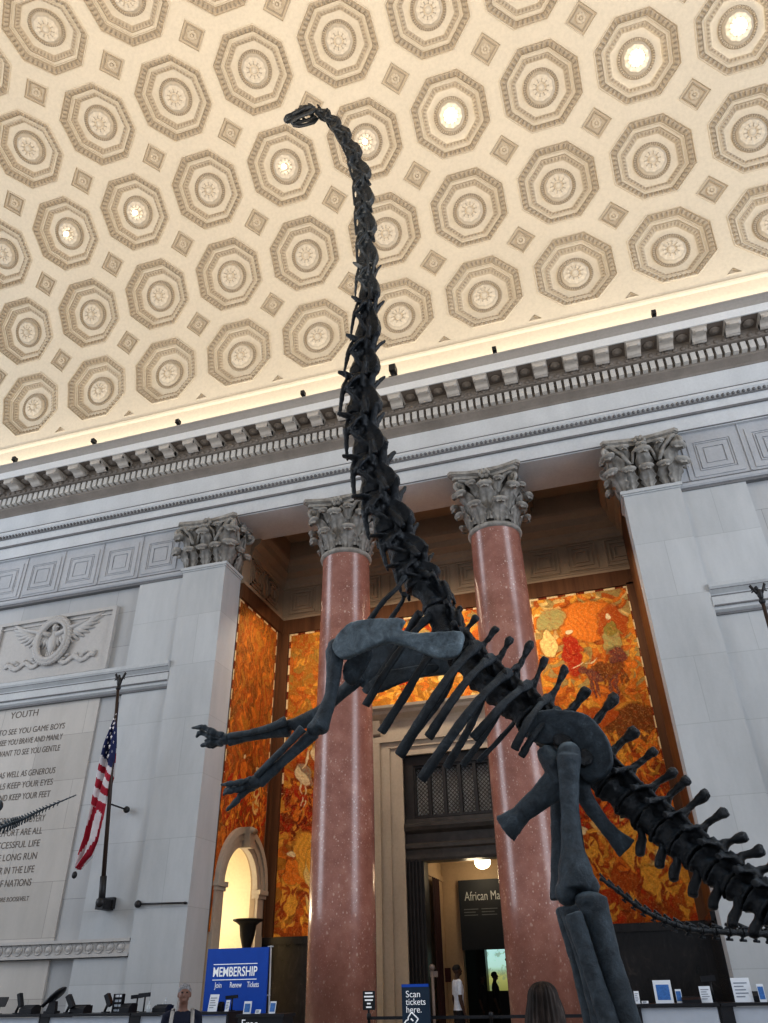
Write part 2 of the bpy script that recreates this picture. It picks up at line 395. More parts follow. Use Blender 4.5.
cring([(0.80, 0.30, 0, 0), (0.76, 0.31, 0, 0), (0.69, 0.31, 0.5, 0), (0.60, 0.305, 1, 0)], mi=0)
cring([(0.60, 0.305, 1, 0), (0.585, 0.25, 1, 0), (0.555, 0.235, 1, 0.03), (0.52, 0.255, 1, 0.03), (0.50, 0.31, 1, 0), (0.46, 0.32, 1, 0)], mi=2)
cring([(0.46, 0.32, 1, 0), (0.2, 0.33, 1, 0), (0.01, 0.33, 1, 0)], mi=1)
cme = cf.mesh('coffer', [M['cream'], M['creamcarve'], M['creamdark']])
# rosette: petals, inner ring and boss
rs = MB(); NP = 96
def ros(u, v):
    th = 2*PI*u; r = 0.465*v
    ed = 1+0.035*abs(sin(5*th))*v; rr = r*ed
    wd = 0.20 - 0.04*abs(cos(5*th))*sin(PI*min(1, v*1.1)) - (0.025*abs(cos(10*th)) if 0.35 < v < 0.6 else 0) + 0.10*max(0, v-0.86)/0.14
    if v < 0.26: wd = 0.15-0.05*cos(v/0.26*PI/2)
    elif v < 0.33: wd = 0.21
    p = vp(rr*cos(th), rr*sin(th), wd); return (p[0], p[1]-YC, p[2]-ZC)
rs.grid(ros, NP, 26)
rme = rs.mesh('rosette', [M['creamros']])
# recessed lamp at a rosette's centre
def lampmesh(r):
    l = MB(); fr = Matrix(((1, 0, 0, 0), (0, 0, 1, R+0.02), (0, -1, 0, 0), (0, 0, 0, 1)))
    l.lathe([(r*1.05, 0.10), (r*1.25, 0.02), (r*1.25, -0.02), (r, -0.02), (r, 0.06), (0.01, 0.06)], 20, fr=fr); return l
lamp_s = lampmesh(0.085); lamp_b = lampmesh(0.17)
disc = lambda r: MB().lathe([(0.005, -0.028), (r*0.75, -0.02), (r*0.98, -0.0), (r*0.98, 0.05)], 20, fr=Matrix(((1, 0, 0, 0), (0, 0, 1, R+0.0), (0, -1, 0, 0), (0, 0, 0, 1))))
ds_me = disc(0.085).mesh('lamp', [M['bulb']]); db_me = disc(0.2).mesh('lamp', [M['bulb']])
lit_small = {(1, 2), (2, 2), (4, 2), (5, 2)}; lit_big = {(6, 2), (8, 2), (9, 2)}
def mk(name, me, loc, rx, parent):
    o = bpy.data.objects.new(name, me); COL.objects.link(o); o.location = loc; o.rotation_euler = (rx, 0, 0); o.parent = parent; return o
for r_ in NR:
    for i in NI:
        if r_ == 5 and not -1 <= i <= 8: continue
        ph = PH0+DPH*r_
        c_ = mk('coffer', cme, (X0+PX*i, YC, ZC), ph, ceil)
        ro = mk('rosette', rme, (0, 0, 0), 0, c_)
        if (i, r_) in lit_small: mk('lamp', ds_me, (0, 0, 0), 0, c_)
        if (i, r_) in lit_big: mk('lamp', db_me, (0, 0, 0), 0, c_)
# diamonds between four coffers
dm = MB()
def dq(h0, w0, h1, w1, mi):
    dm.cur = mi; hs = [(1, 0), (0, 1), (-1, 0), (0, -1)]
    for k in range(4):
        a, b_ = hs[k], hs[(k+1) % 4]
        def fn(u, v):
            h = lerp(h0, h1, v); wd = lerp(w0, w1, v); p = vp(lerp(a[0], b_[0], u)*h, lerp(a[1], b_[1], u)*h, wd); return (p[0], p[1]-YC, p[2]-ZC)
        dm.grid(fn, 6, 1, False)
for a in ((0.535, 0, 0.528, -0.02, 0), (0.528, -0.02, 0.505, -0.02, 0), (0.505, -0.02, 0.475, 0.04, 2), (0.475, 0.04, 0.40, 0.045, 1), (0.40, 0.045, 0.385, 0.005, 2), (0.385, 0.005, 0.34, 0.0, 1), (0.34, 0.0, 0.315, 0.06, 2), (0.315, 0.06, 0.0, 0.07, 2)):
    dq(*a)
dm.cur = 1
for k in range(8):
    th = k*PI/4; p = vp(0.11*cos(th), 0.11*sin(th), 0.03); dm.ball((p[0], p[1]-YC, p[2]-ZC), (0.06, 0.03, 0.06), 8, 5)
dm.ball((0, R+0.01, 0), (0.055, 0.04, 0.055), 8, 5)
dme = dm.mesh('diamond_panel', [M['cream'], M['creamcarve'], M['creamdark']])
for r_ in range(0, 5):
    for i in range(-3, 11):
        mk('diamond_panel', dme, (X0+PX*(i+0.5), YC, ZC), PH0+DPH*(r_+0.5), ceil)
# little triangles along the foot of the vault
tm = MB(); tr = CUT*0.45
for (q0, w0, q1, w1, mi) in ((1.0, 0, 0.9, -0.02, 0), (0.9, -0.02, 0.75, 0.06, 2), (0.75, 0.06, 0.02, 0.08, 2)):
    tm.cur = mi; cs_ = [(-tr, 0), (tr, 0), (0, tr)]
    for k in range(3):
        a, b_ = cs_[k], cs_[(k+1) % 3]; g = (0, tr/3)
        def fn(u, v):
            q = lerp(q0, q1, v); x = lerp(a[0], b_[0], u); y = lerp(a[1], b_[1], u)
            p = vp(g[0]+(x-g[0])*q, g[1]+(y-g[1])*q, lerp(w0, w1, v)); return (p[0], p[1]-YC, p[2]-ZC)
        tm.grid(fn, 2, 1, False)
tme = tm.mesh('triangle_panel', [M['cream'], M['creamcarve'], M['creamdark']])
for i in range(-3, 11): mk('triangle_panel', tme, (X0+PX*(i+0.5), YC, ZC), PH0-DPH/2, ceil)
# spot fittings clipped to the cornice top
f = MB(); f.box(-0.09, 0.09, -0.05, 0.12, 0.0, 0.03); f.tube([(0, 0, 0.0), (0, 0, 0.22)], 0.025, 8); f.box(-0.07, 0.07, -0.09, 0.11, 0.16, 0.33)
f2 = f.mesh('cornice_floodlight', [M['black']])
for k, (x, y, z) in enumerate([(-4.900, 17.620, 18.361), (-1.547, 17.620, 18.442), (3.301, 17.620, 18.510), (-8.076, 17.620, 18.297), (-12.833, 17.620, 18.321), (-16.292, 17.620, 18.378), (-19.743, 17.620, 18.381)]):
    o = bpy.data.objects.new('cornice_floodlight', f2); COL.objects.link(o); o.location = (x, 17.62, 18.1); o.scale = (1.5, 1.5, 1.5) if k == 0 else (0.9, 0.9, 0.9)
    tag(o, ['larger black floodlight on the cornice just right of the dinosaur neck', 'tiny floodlight on the cornice above the right red column', 'tiny floodlight on the cornice above the right pilaster',
            'tiny floodlight on the cornice just left of the dinosaur neck', 'tiny floodlight on the cornice above the left pilaster', 'tiny floodlight on the cornice above the tall flagpole', 'tiny floodlight on the cornice at the far left end'][k], 'floodlight', 'floodlights along the cornice')

# ------------------------------------------------------------------ corinthian capitals
def leaf(mb, p, out, side, h, w, lean, curl):
    """acanthus leaf: rises from p, leans outward, its tip curls over; lobed edges and a midrib"""
    p, out, side = Vector(p), Vector(out), Vector(side); up = Vector((0, 0, 1))
    def spine(t):
        if t < 0.72: return p + up*(h*t/0.72) + out*(lean*(t/0.72)**2)
        a = (t-0.72)/0.28*PI*1.05; return p + up*(h + curl*0.75*sin(a)) + out*(lean + curl*(1-cos(a))*0.9)
    def fn(u, v):
        x = u*2-1; lob = 1+0.16*sin(v*22)
        ww = w*(0.55+0.55*sin(min(1, v*1.25)*PI*0.62))*(1-max(0, v-0.78)/0.22*0.55)*lob
        q = spine(v) + side*(x*ww/2)
        return tuple(q + out*(0.035*(1-abs(x)) - 0.07*x*x*h + 0.02*cos(x*9)))
    mb.cur = 0; mb.grid(fn, 8, 16)
    q = spine(0.86); A = Matrix((tuple(side), tuple(out), (0, 0, 1))).transposed().to_4x4()
    mb.ball(tuple(q+out*(curl*.35)), (w*0.56, curl*0.95, curl*0.55), 12, 8, A)
def volute(mb, c, out, r, n=1.6, th=0.05):
    out = Vector(out); c = Vector(c); pts = []; rr = []
    for k in range(26):
        t = k/25; a = PI*0.5 - n*2*PI*t*(-1); q = r*(1-0.82*t)
        pts.append(c + out*(q*cos(a)) + Vector((0, 0, 1))*(q*sin(a))); rr.append(th*(1-0.5*t))
    mb.tube(pts, rr, 6); mb.ball(tuple(c), th*1.2, 8, 6)
def abacus(mb, hx, hy, z0, z1, sag, c):
    for (a, b, g) in ((z0, lerp(z0, z1, 0.45), 0.90), (lerp(z0, z1, 0.45), lerp(z0, z1, 0.55), 0.95), (lerp(z0, z1, 0.55), z1, 1.0)):
        poly = []
        cut = 0.10
        for k, (ax, ay, bx, by, nx, ny) in enumerate(((-hx+cut, -hy, hx-cut, -hy, 0, 1), (hx, -hy+cut, hx, hy-cut, -1, 0), (hx-cut, hy, -hx+cut, hy, 0, -1), (-hx, hy-cut, -hx, -hy+cut, 1, 0))):
            for j in range(11):
                t = j/10; s_ = sag*sin(PI*t)
                poly.append((c[0]+(lerp(ax, bx, t)+nx*s_)*g, c[1]+(lerp(ay, by, t)+ny*s_)*g))
        mb.prism(poly, 'z', a, b)
def flower(mb, c, out):
    out = Vector(out); side = out.cross(Vector((0, 0, 1)))
    for k in range(6):
        a = k*PI/3; mb.ball(tuple(Vector(c)+side*(0.11*cos(a))+Vector((0, 0, 0.11*sin(a)))+out*0.03), 0.075, 8, 6)
    mb.ball(tuple(Vector(c)+out*0.09), 0.06, 8, 6)
def capital_round(h=1.78, r=0.74):
    mb = MB(); prof = [(r*.9, 0), (r*.9, 0.1), (r*0.86, 0.5), (r*.88, 1.0), (r*1.02, h-0.35), (r*1.2, h-0.22)]
    mb.cur = 1; mb.lathe(prof, 32); mb.cur = 0
    for k in range(8):
        a = 2*PI*(k+0.5)/8; o = (cos(a), sin(a), 0); s_ = (-sin(a), cos(a), 0)
        leaf(mb, (o[0]*r*1.0, o[1]*r*1.0, 0.0), o, s_, 0.46, 0.44, 0.12, 0.15)
        a = 2*PI*k/8; o = (cos(a), sin(a), 0); s_ = (-sin(a), cos(a), 0)
        leaf(mb, (o[0]*r*0.99, o[1]*r*0.99, 0.1), o, s_, 0.88, 0.44, 0.20, 0.17)
        a = 2*PI*(k+0.5)/8; o = (cos(a), sin(a), 0); s_ = (-sin(a), cos(a), 0)
        leaf(mb, (o[0]*r*1.0, o[1]*r*1.0, 0.6), o, s_, 0.60, 0.32, 0.22, 0.13)
    for k in range(4):
        a = PI/4+k*PI/2; o = Vector((cos(a), sin(a), 0)); volute(mb, o*(r*1.62)+Vector((0, 0, h-0.42)), tuple(o), 0.22, th=0.075)
        s_ = Vector((-sin(a), cos(a), 0))
        for sg in (-1, 1):
            mb.tube([tuple(o*(r*0.95)+s_*(sg*0.42)+Vector((0, 0, h-0.95))), tuple(o*(r*1.1)+s_*(sg*0.28)+Vector((0, 0, h-0.55))), tuple(o*(r*1.4)+s_*(sg*0.12)+Vector((0, 0, h-0.24))), tuple(o*(r*1.66)+s_*(sg*0.05)+Vector((0, 0, h-0.24)))], [0.05, 0.07, 0.07, 0.06], 8)
        b_ = k*PI/2; o = Vector((cos(b_), sin(b_), 0)); s_ = Vector((-sin(b_), cos(b_), 0))
        for sg in (-1, 1):
            pts = [o*(r*1.06)+s_*(sg*0.34)+Vector((0, 0, h-0.85)), o*(r*1.12)+s_*(sg*0.25)+Vector((0, 0, h-0.5)), o*(r*1.2)+s_*(sg*0.12)+Vector((0, 0, h-0.36)), o*(r*1.22)+s_*(sg*0.06)+Vector((0, 0, h-0.45)), o*(r*1.2)+s_*(sg*0.12)+Vector((0, 0, h-0.5))]
            mb.tube([tuple(p) for p in pts], [0.05, 0.05, 0.05, 0.04, 0.03], 6)
        flower(mb, tuple(o*(r*1.22)+Vector((0, 0, h-0.16))), tuple(o))
    abacus(mb, 1.13, 1.13, h-0.24, h, 0.20, (0, 0)); return mb
def capital_flat(hx, hy, h=1.7):
    """the same order on a pilaster: leaves along the front and both returns"""
    mb = MB()
    mb.cur = 1
    for z0, z1, g in ((0, 0.9, 0.90), (0.9, 1.25, 0.94), (1.25, h-0.2, 1.04)): mb.box(-hx*g, hx*g, -hy*g, hy, z0, z1)
    mb.cur = 0
    def row(n, z, hh, w, lean, curl, half, corner):
        for (o, s_, L, off) in (((0, -1, 0), (1, 0, 0), hx, hy), ((1, 0, 0), (0, 1, 0), hy, hx), ((-1, 0, 0), (0, 1, 0), hy, hx)):
            m = n if L == hx else max(1, n-1)
            for k in range(m):
                q = (k+0.5)/m*2-1 if half else ((k/(m-1)*2-1) if m > 1 else 0)
                if not half and abs(q) > 0.95 and not corner: continue
                leaf(mb, tuple(Vector(o)*(off*0.98)+Vector(s_)*(q*L*0.95)+Vector((0, 0, z))), o, s_, hh, w, lean, curl)
    row(3, 0.0, 0.44, 0.40, 0.12, 0.15, True, False)
    row(3, 0.1, 0.86, 0.42, 0.20, 0.17, False, False)
    row(3, 0.62, 0.60, 0.30, 0.20, 0.12, True, False)
    for sx, sy in ((-1, -1), (1, -1), (1, 1), (-1, 1)):
        o = Vector((sx, sy, 0)).normalized() if sy < 0 else Vector((sx, 0, 0))
        if sy < 0:
            for z, hh in ((0, 0.46), (0.1, 0.9)): leaf(mb, (sx*hx*0.95, sy*hy*0.95, z), tuple(o), (-o.y, o.x, 0), hh, 0.5, 0.14, 0.17)
        volute(mb, Vector((sx*hx, sy*hy if sy < 0 else hy-.22, h-0.42))+o*0.30, tuple(o), 0.22, th=0.075)
        s_ = Vector((-o.y, o.x, 0)); b0 = Vector((sx*hx, sy*hy if sy < 0 else hy-.45, 0))
        for sg in (-1, 1):
            mb.tube([tuple(b0+o*-0.1+s_*(sg*0.42)+Vector((0, 0, h-0.95))), tuple(b0+o*0.0+s_*(sg*0.28)+Vector((0, 0, h-0.55))), tuple(b0+o*0.2+s_*(sg*0.1)+Vector((0, 0, h-0.24))), tuple(b0+o*0.32+s_*(sg*0.04)+Vector((0, 0, h-0.24)))], [0.05, 0.07, 0.07, 0.06], 8)
    for o, off in (((0, -1, 0), hy), ((1, 0, 0), hx), ((-1, 0, 0), hx)):
        s_ = Vector((-o[1], o[0], 0))
        for sg in (-1, 1):
            pts = [Vector(o)*(off*1.12+0.02)+s_*(sg*0.34)+Vector((0, 0, h-0.85)), Vector(o)*(off*1.12+0.08)+s_*(sg*0.25)+Vector((0, 0, h-0.5)), Vector(o)*(off*1.12+0.12)+s_*(sg*0.12)+Vector((0, 0, h-0.36)), Vector(o)*(off*1.12+0.12)+s_*(sg*0.06)+Vector((0, 0, h-0.46))]
            mb.tube([tuple(p) for p in pts], [0.05, 0.05, 0.05, 0.03], 6)
        flower(mb, tuple(Vector(o)*(off*1.1+0.12)+Vector((0, 0, h-0.16))), o)
    abacus(mb, hx+0.33, hy+0.15, h-0.24, h, 0.14, (0, -0.15)); return mb

# ------------------------------------------------------------------ columns and pilasters
M['capdark'] = plain('shaded_capital_core', (0.075, 0.066, 0.056), 0.9)  # core coloured dark to stand in for the shadow between the leaves
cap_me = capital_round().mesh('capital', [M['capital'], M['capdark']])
for k, (x, lab) in enumerate(((-7.28, 'speckled red marble column standing behind the outstretched forelimbs, leaf-carved capital'), (-2.47, 'speckled red marble column behind the dinosaur ribs and hip, right of the doorway'))):
    c = thing('column', lab, 'column', (x, 19.86, 0), 0, 'red marble columns', 'thing')
    sh_ = MB(); sh_.lathe([(0.84, 0.5), (0.835, 3), (0.815, 6), (0.775, 10), (0.735, 12.85), (0.78, 12.9), (0.78, 12.95)], 64); sh_.obj('shaft', M['marble'], c)
    bs = MB(); bs.box(-1.15, 1.15, -1.15, 1.15, 0, 0.22); bs.lathe([(1.0, 0.2), (1.1, 0.25), (1.1, 0.31), (0.95, 0.35), (0.93, 0.38), (0.98, 0.42), (0.95, 0.48), (0.86, 0.52)], 48); bs.obj('base', M['doorstone'], c)
    nk = MB(); nk.lathe([(0.735, 12.84), (0.80, 12.86), (0.82, 12.92), (0.80, 12.98), (0.75, 13.0), (0.735, 13.02)], 48); nk.obj('necking_ring', M['capital'], c)
    o = bpy.data.objects.new('capital', cap_me); COL.objects.link(o); o.parent = c; o.location = (0, 0, 13.01)
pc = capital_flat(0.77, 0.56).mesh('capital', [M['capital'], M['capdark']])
for k, (x, lab) in enumerate(((-11.885, 'tall pale stone pilaster left of the murals, leaf-carved capital on top'), (2.135, 'tall pale stone pilaster right of the murals, leaf-carved capital on top'))):
    c = thing('pilaster', lab, 'pilaster', (x, D+0.56, 0), 0, 'pale stone pilasters', 'thing')
    p = MB(); p.box(-0.765, 0.765, -0.56, 0.56, 0.5, 13.0); p.obj('shaft', M['blocks'], c)
    b = MB(); b.box(-0.9, 0.9, -0.7, 0.56, 0, 0.3); b.box(-0.83, 0.83, -0.63, 0.56, 0.3, 0.5); b.obj('base', M['stone'], c)
    b = MB()
    for z0, z1, e in ((12.98, 13.03, 0.03), (13.03, 13.12, 0.07), (13.12, 13.15, 0.04)): b.box(-0.765-e, 0.765+e, -0.56-e, 0.56, z0, z1)
    b.obj('necking_ring', M['stone'], c)
    o = bpy.data.objects.new('capital', pc); COL.objects.link(o); o.parent = c; o.location = (0, 0, 13.12)

# ------------------------------------------------------------------ niche
YB = 23.5
w = MB()                                       # left cheek with an arched opening (centre Y, radius)
AY, AR, AZ = 21.74, 1.05, 3.95                  # arch centre, radius, springing
def cheek(w, x0, x1):
    pts_o = []
    w.box(x0, x1, D+1.13, AY-AR, 0, 15.8); w.box(x0, x1, AY+AR, YB+0.2, 0, 15.8)
    n = 20
    for k in range(n):
        a0, a1 = PI*k/n, PI*(k+1)/n
        ya, za, yb, zb = AY-AR*cos(a0), AZ+AR*sin(a0), AY-AR*cos(a1), AZ+AR*sin(a1)
        w.prism([(ya, za), (yb, zb), (yb, 15.8), (ya, 15.8)], 'x', x0, x1)
cheek(w, AX0-0.16, AX0)
struct('wall_niche_left', w, M['tan'])
w = MB(); w.box(AX1, AX1+0.5, D+1.13, YB+0.2, 0, 15.8); struct('wall_niche_right', w, M['brown'])
DL, DR, DT = -6.62, -3.12, 7.6                  # doorway
w = MB(); w.box(AX0-0.4, DL, YB, YB+0.6, 0, 15.8); w.box(DR, AX1+0.4, YB, YB+0.6, 0, 15.8); w.box(DL, DR, YB, YB+0.6, DT, 15.8)
struct('wall_niche_back', w, M['tan'])
w = MB(); w.box(AX0-0.4, AX1+0.4, D+1.5, YB+0.4, 15.75, 16.2)
struct('ceiling_niche', w, M['tan'])
w = MB()
for x in (-7.28, -2.42):
    w.box(x-0.85, x+0.85, D+1.6, YB, 14.95, 15.8); w.box(x-0.95, x+0.95, D+1.6, YB, 15.2, 15.32); w.box(x-1.05, x+1.05, D+1.6, YB, 15.45, 15.8)
w.prism([(D+1.6, 14.85), (D+1.75, 15.1), (D+1.8, 15.3), (D+1.9, 15.4), (D+1.95, 15.8), (D+1.6, 15.8)], 'x', AX0, AX1)
# cornice and panelled band on back and cheek
cp = [(0, 14.15), (-0.08, 14.18), (-0.1, 14.3), (-0.2, 14.4), (-0.22, 14.5), (-0.5, 14.62), (-0.55, 14.85), (-0.72, 15.0), (-0.75, 15.1), (-0.75, 15.8), (0, 15.8)]
w.prism([(YB+a, z) for a, z in cp], 'x', AX0, AX1)
w.prism([(AX0-a*0.7, z) for a, z in cp], 'y', D+1.6, YB); w.prism([(AX1+a*0.7, z) for a, z in cp], 'y', D+1.6, YB)
bp = [(0, 12.87), (-0.13, 12.87), (-0.14, 12.95), (-0.08, 13.0), (-0.08, 13.05), (-0.03, 13.1), (0, 13.1)]
w.prism([(YB+a, z) for a, z in bp], 'x', AX0, AX1); w.prism([(AX0-a, z) for a, z in bp], 'y', D+1.1, YB)
for x in [AX0+0.8+k*1.28 for k in range(10)]:
    square_frame(w, x, 13.64, 0.5, 0.05, YB, 0.05); square_frame(w, x, 13.64, 0.36, 0.05, YB, 0.05); square_frame(w, x, 13.64, 0.22, 0.05, YB, 0.05)
for y in (D+1.75, D+3.0):
    for h in (0.5, 0.36, 0.22):
        for a, b, c_, e in ((-h, h, h-0.05, h), (-h, h, -h, -h+0.05), (-h, -h+0.05, -h, h), (h-0.05, h, -h, h)):
            w.box(AX0-0.02, AX0+0.05, y+0.5+a, y+0.5+b, 13.64+c_, 13.64+e)
struct('trim_11', w, M['tan'])
# oak framing round the murals
w = MB()
w.box(AX0, AX1, YB-0.12, YB+0.05, 12.34, 12.88); w.box(AX0-0.02, AX0+0.12, D+1.1, YB, 12.34, 12.88)
w.box(AX0, AX0+0.34, YB-0.10, YB+0.05, 2.75, 12.4); w.box(AX0-0.02, AX0+0.09, YB-0.30, YB, 2.75, 12.4)
w.box(AX1-0.22, AX1, YB-0.12, YB+0.05, 2.75, 12.4)
struct('trim_12', w, M['brown'])
# dark marble dado with a ledge
w = MB()
for a, b in ((AX0, DL-1.0), (DR+1.0, AX1)):
    w.box(a, b, YB-0.06, YB+0.05, 0, 2.6); w.box(a, b, YB-0.16, YB+0.05, 2.55, 2.74); w.box(a, b, YB-0.12, YB+0.05, 0, 0.35)
w.box(AX1-0.05, AX1+.02, D+1.13, YB, 0, 2.6); w.box(AX1-0.12, AX1+.02, D+1.13, YB, 2.55, 2.74)
struct('trim_13', w, M['darkmarble'])

# ------------------------------------------------------------------ murals: painted in numpy onto a dense panel
def voro(U, W, n, w, h, seed, ax=1.0):
    g = np.random.default_rng(seed); S = np.stack([g.uniform(0, w, n), g.uniform(0, h, n)], 1)
    d1 = np.full(U.shape, 9e9); d2 = d1.copy(); idx = np.zeros(U.shape, int)
    for k in range(n):
        d = (U-S[k, 0])**2 + ((W-S[k, 1])*ax)**2; c = d < d1
        d2 = np.where(c, d1, np.minimum(d2, d)); idx = np.where(c, k, idx); d1 = np.where(c, d, d1)
    return idx, np.sqrt(d2)-np.sqrt(d1), S, g
PAL = {k: np.array(rgb(*v)) for k, v in dict(org=(222, 128, 44), dorg=(176, 84, 30), red=(178, 44, 22), dred=(112, 30, 18), gold=(232, 172, 70), pale=(240, 214, 142), ochre=(168, 120, 44),
       brown=(120, 70, 32), dbrown=(74, 40, 22), olive=(140, 128, 60), sage=(166, 160, 104), plum=(112, 66, 60), cream=(236, 220, 178), grey=(150, 140, 120), rust=(150, 62, 26), green=(120, 130, 70)).items()}
def wob(U, W, s, a, g):
    p = g.uniform(0, 6.28, 6)
    return a*(np.sin(U*s+p[0]+1.7*np.sin(W*s*0.7+p[1]))+0.6*np.sin(W*s*1.9+p[2]+1.3*np.sin(U*s*1.3+p[3]))+0.4*np.sin((U+W)*s*3.1+p[4])), a*(np.sin(W*s+p[3]+1.5*np.sin(U*s*0.8+p[5]))+0.6*np.sin(U*s*2.1+p[1]))
def paint(w, h, zones, figs, seed, border=True, n=420, ax=1.0, step=0.02, reeds=0):
    n = int(n*2.2)
    nu, nv = int(w/step), int(h/step); U, W = np.meshgrid(np.linspace(0, w, nu+1), np.linspace(0, h, nv+1))
    g = np.random.default_rng(seed); du, dw = wob(U, W, 4.0, 0.10, g); U2, W2 = U+du, W+dw
    col = np.zeros(U.shape+(3,))
    idx, edge, S, gg = voro(U2, W2, n, w, h, seed+1, ax); fine, edge2, S2, _ = voro(U2+du, W2, int(n*1.7), w, h, seed+2, ax*0.7)
    pick = np.zeros((n, 3))
    for k in range(n):
        zc = [z for z in zones if z[0] <= S[k, 1] <= z[1]] or zones[-1:]
        names = zc[gg.integers(len(zc))][2]; pick[k] = PAL[names[gg.integers(len(names))]]
    col[:] = pick[idx]
    pick2 = g.uniform(0.78, 1.2, int(n*1.7)); col *= pick2[fine][..., None]
    col *= (1-0.34*np.exp(-(edge/0.016)**2))[..., None]; col *= (1-0.22*np.exp(-(edge2/0.010)**2))[..., None]
    big = sum(a_*np.sin(U*k1+W*k2+p_) for a_, k1, k2, p_ in ((.5, 1.7, 1.1, 0.3), (.5, -1.1, 2.1, 2.0), (.35, 3.1, 1.9, 4.0), (.3, 2.3, -4.1, 1.0))); col *= (1+0.13*big)[..., None]; col = col*0.86+PAL['org']*0.14
    fx, fy = wob(U, W, 5.5, 0.045, g)
    def ell(cx, cy, rx, ry, a, c, soft=0.10, line=True):
        x, y = U+fx-cx, W+fy-cy; ca, sa = cos(a), sin(a); q = np.sqrt(((x*ca+y*sa)/rx)**2+((-x*sa+y*ca)/ry)**2)
        m = np.clip((1-q)/soft, 0, 1)[..., None]
        fold = 1+0.13*np.sin((x*ca+y*sa)*34+6*np.sin(y*5)+g.uniform(0, 6))*np.clip(1-q*0.4, 0, 1)
        col[:] = col*(1-m)+(c*fold[..., None])*m
        if line: col[:] = col*(1-0.42*np.exp(-((q-1)/0.05)**2))[..., None]
    for f in figs:
        k = f[0]
        if k == 'e': ell(f[1], f[2], f[3], f[4], f[5], PAL[f[6]])
        if k == 'fig':                       # robed standing figure: robe, shoulders, arm, head
            x, y, s_, c1, c2 = f[1:6]
            ell(x, y, 0.34*s_, 0.85*s_, 0, PAL[c1]); ell(x+0.03, y+0.62*s_, 0.27*s_, 0.42*s_, 0.1, PAL[c2]); ell(x+0.25*s_, y+0.45*s_, 0.09*s_, 0.34*s_, 0.8, PAL[c2]); ell(x, y+1.1*s_, 0.14*s_, 0.17*s_, 0, PAL['dorg']); ell(x, y+1.19*s_, 0.15*s_, 0.12*s_, 0, PAL['cream'])
        if k == 'ox':                        # standing four-legged beast
            x, y, s_, c1 = f[1:5]
            for lx in (-0.5, -0.3, 0.3, 0.5): ell(x+lx*s_, y-0.5*s_, 0.08*s_, 0.45*s_, 0, PAL[c1])
            ell(x, y, 0.7*s_, 0.36*s_, 0.05, PAL[c1]); ell(x-0.72*s_, y+0.22*s_, 0.22*s_, 0.2*s_, -0.4, PAL[c1]); ell(x-0.95*s_, y+0.5*s_, 0.35*s_, 0.035*s_, 0.3, PAL['cream'])
        if k == 'bird':                      # long-legged wading bird
            x, y, s_ = f[1:4]
            for lx in (-0.05, 0.08): ell(x+lx*s_, y-0.55*s_, 0.025*s_, 0.5*s_, 0.05, PAL['cream'])
            ell(x, y, 0.2*s_, 0.42*s_, 0.5, PAL['grey']); ell(x-0.05*s_, y-0.05*s_, 0.12*s_, 0.4*s_, 0.5, PAL['cream']); ell(x+0.1*s_, y+0.45*s_, 0.05*s_, 0.3*s_, -0.5, PAL['cream']); ell(x+0.25*s_, y+0.72*s_, 0.12*s_, 0.07*s_, 0.3, PAL['gold'])
        if k == 'leafy':                     # curling foliage strokes
            x0, x1, y0, y1, m_, c1 = f[1:7]
            for _ in range(int(m_*2.2)):
                ell(g.uniform(x0, x1), g.uniform(y0, y1), g.uniform(0.03, 0.06), g.uniform(0.10, 0.22), g.uniform(-1.2, 1.2), PAL[c1[g.integers(len(c1))]])
    if reeds:
        st = np.sin(U*58+3*np.sin(W*1.1)+2*np.sin(W*3.7+U*4)); m = (np.clip(W/h*1.6-0.5, 0, 1)*reeds)[..., None]*(0.5+0.5*st)[..., None]
        col = col*(1-m)+PAL['ochre']*1.1*m; col *= (1-0.4*m*(st < -0.2)[..., None])
    if border:
        for (dist, run) in ((h-W, U), (U, W), (w-U, W)):
            m = (dist < 0.075) & (W > h*0.42); dash = (np.mod(run, 0.62) < 0.34)
            col[m & dash] = PAL['cream']*1.0; col[m & ~dash] = PAL['dred']*0.9
    return U, W, np.clip(col, 0, 1)
t = NT('painted_mural'); at_ = t.n('ShaderNodeAttribute', attribute_name='paint')
c = t.mix(0.55, at_.outputs['Color'], t.ramp(t.noise(22, 7, 0.75), [(0.3, (0.5, 0.45, 0.4)), (0.6, (1.08, 1.05, 1.0))]), 'MULTIPLY')
for sc_, lo_, hi_, tint, am in ((9, .54, .62, (0.85, 0.42, 0.09), .28), (13, .55, .60, (0.42, 0.05, 0.012), .38), (6, .55, .62, (0.60, 0.17, 0.03), .32), (26, .57, .62, (0.95, 0.66, 0.30), .35), (31, .55, .60, (0.09, 0.025, 0.01), .42), (5, .57, .62, (0.36, 0.04, 0.012), .32)):
    c = t.mix(t.ramp(t.noise(sc_, 6, 0.7, t.mapping(loc=(sc_*1.3, sc_*.7, 3.1)), 1.2), [(lo_, (0, 0, 0)), (hi_, (am,)*3)]), c, tint)
M['mural'] = t.base(c, 0.75, 0.15)
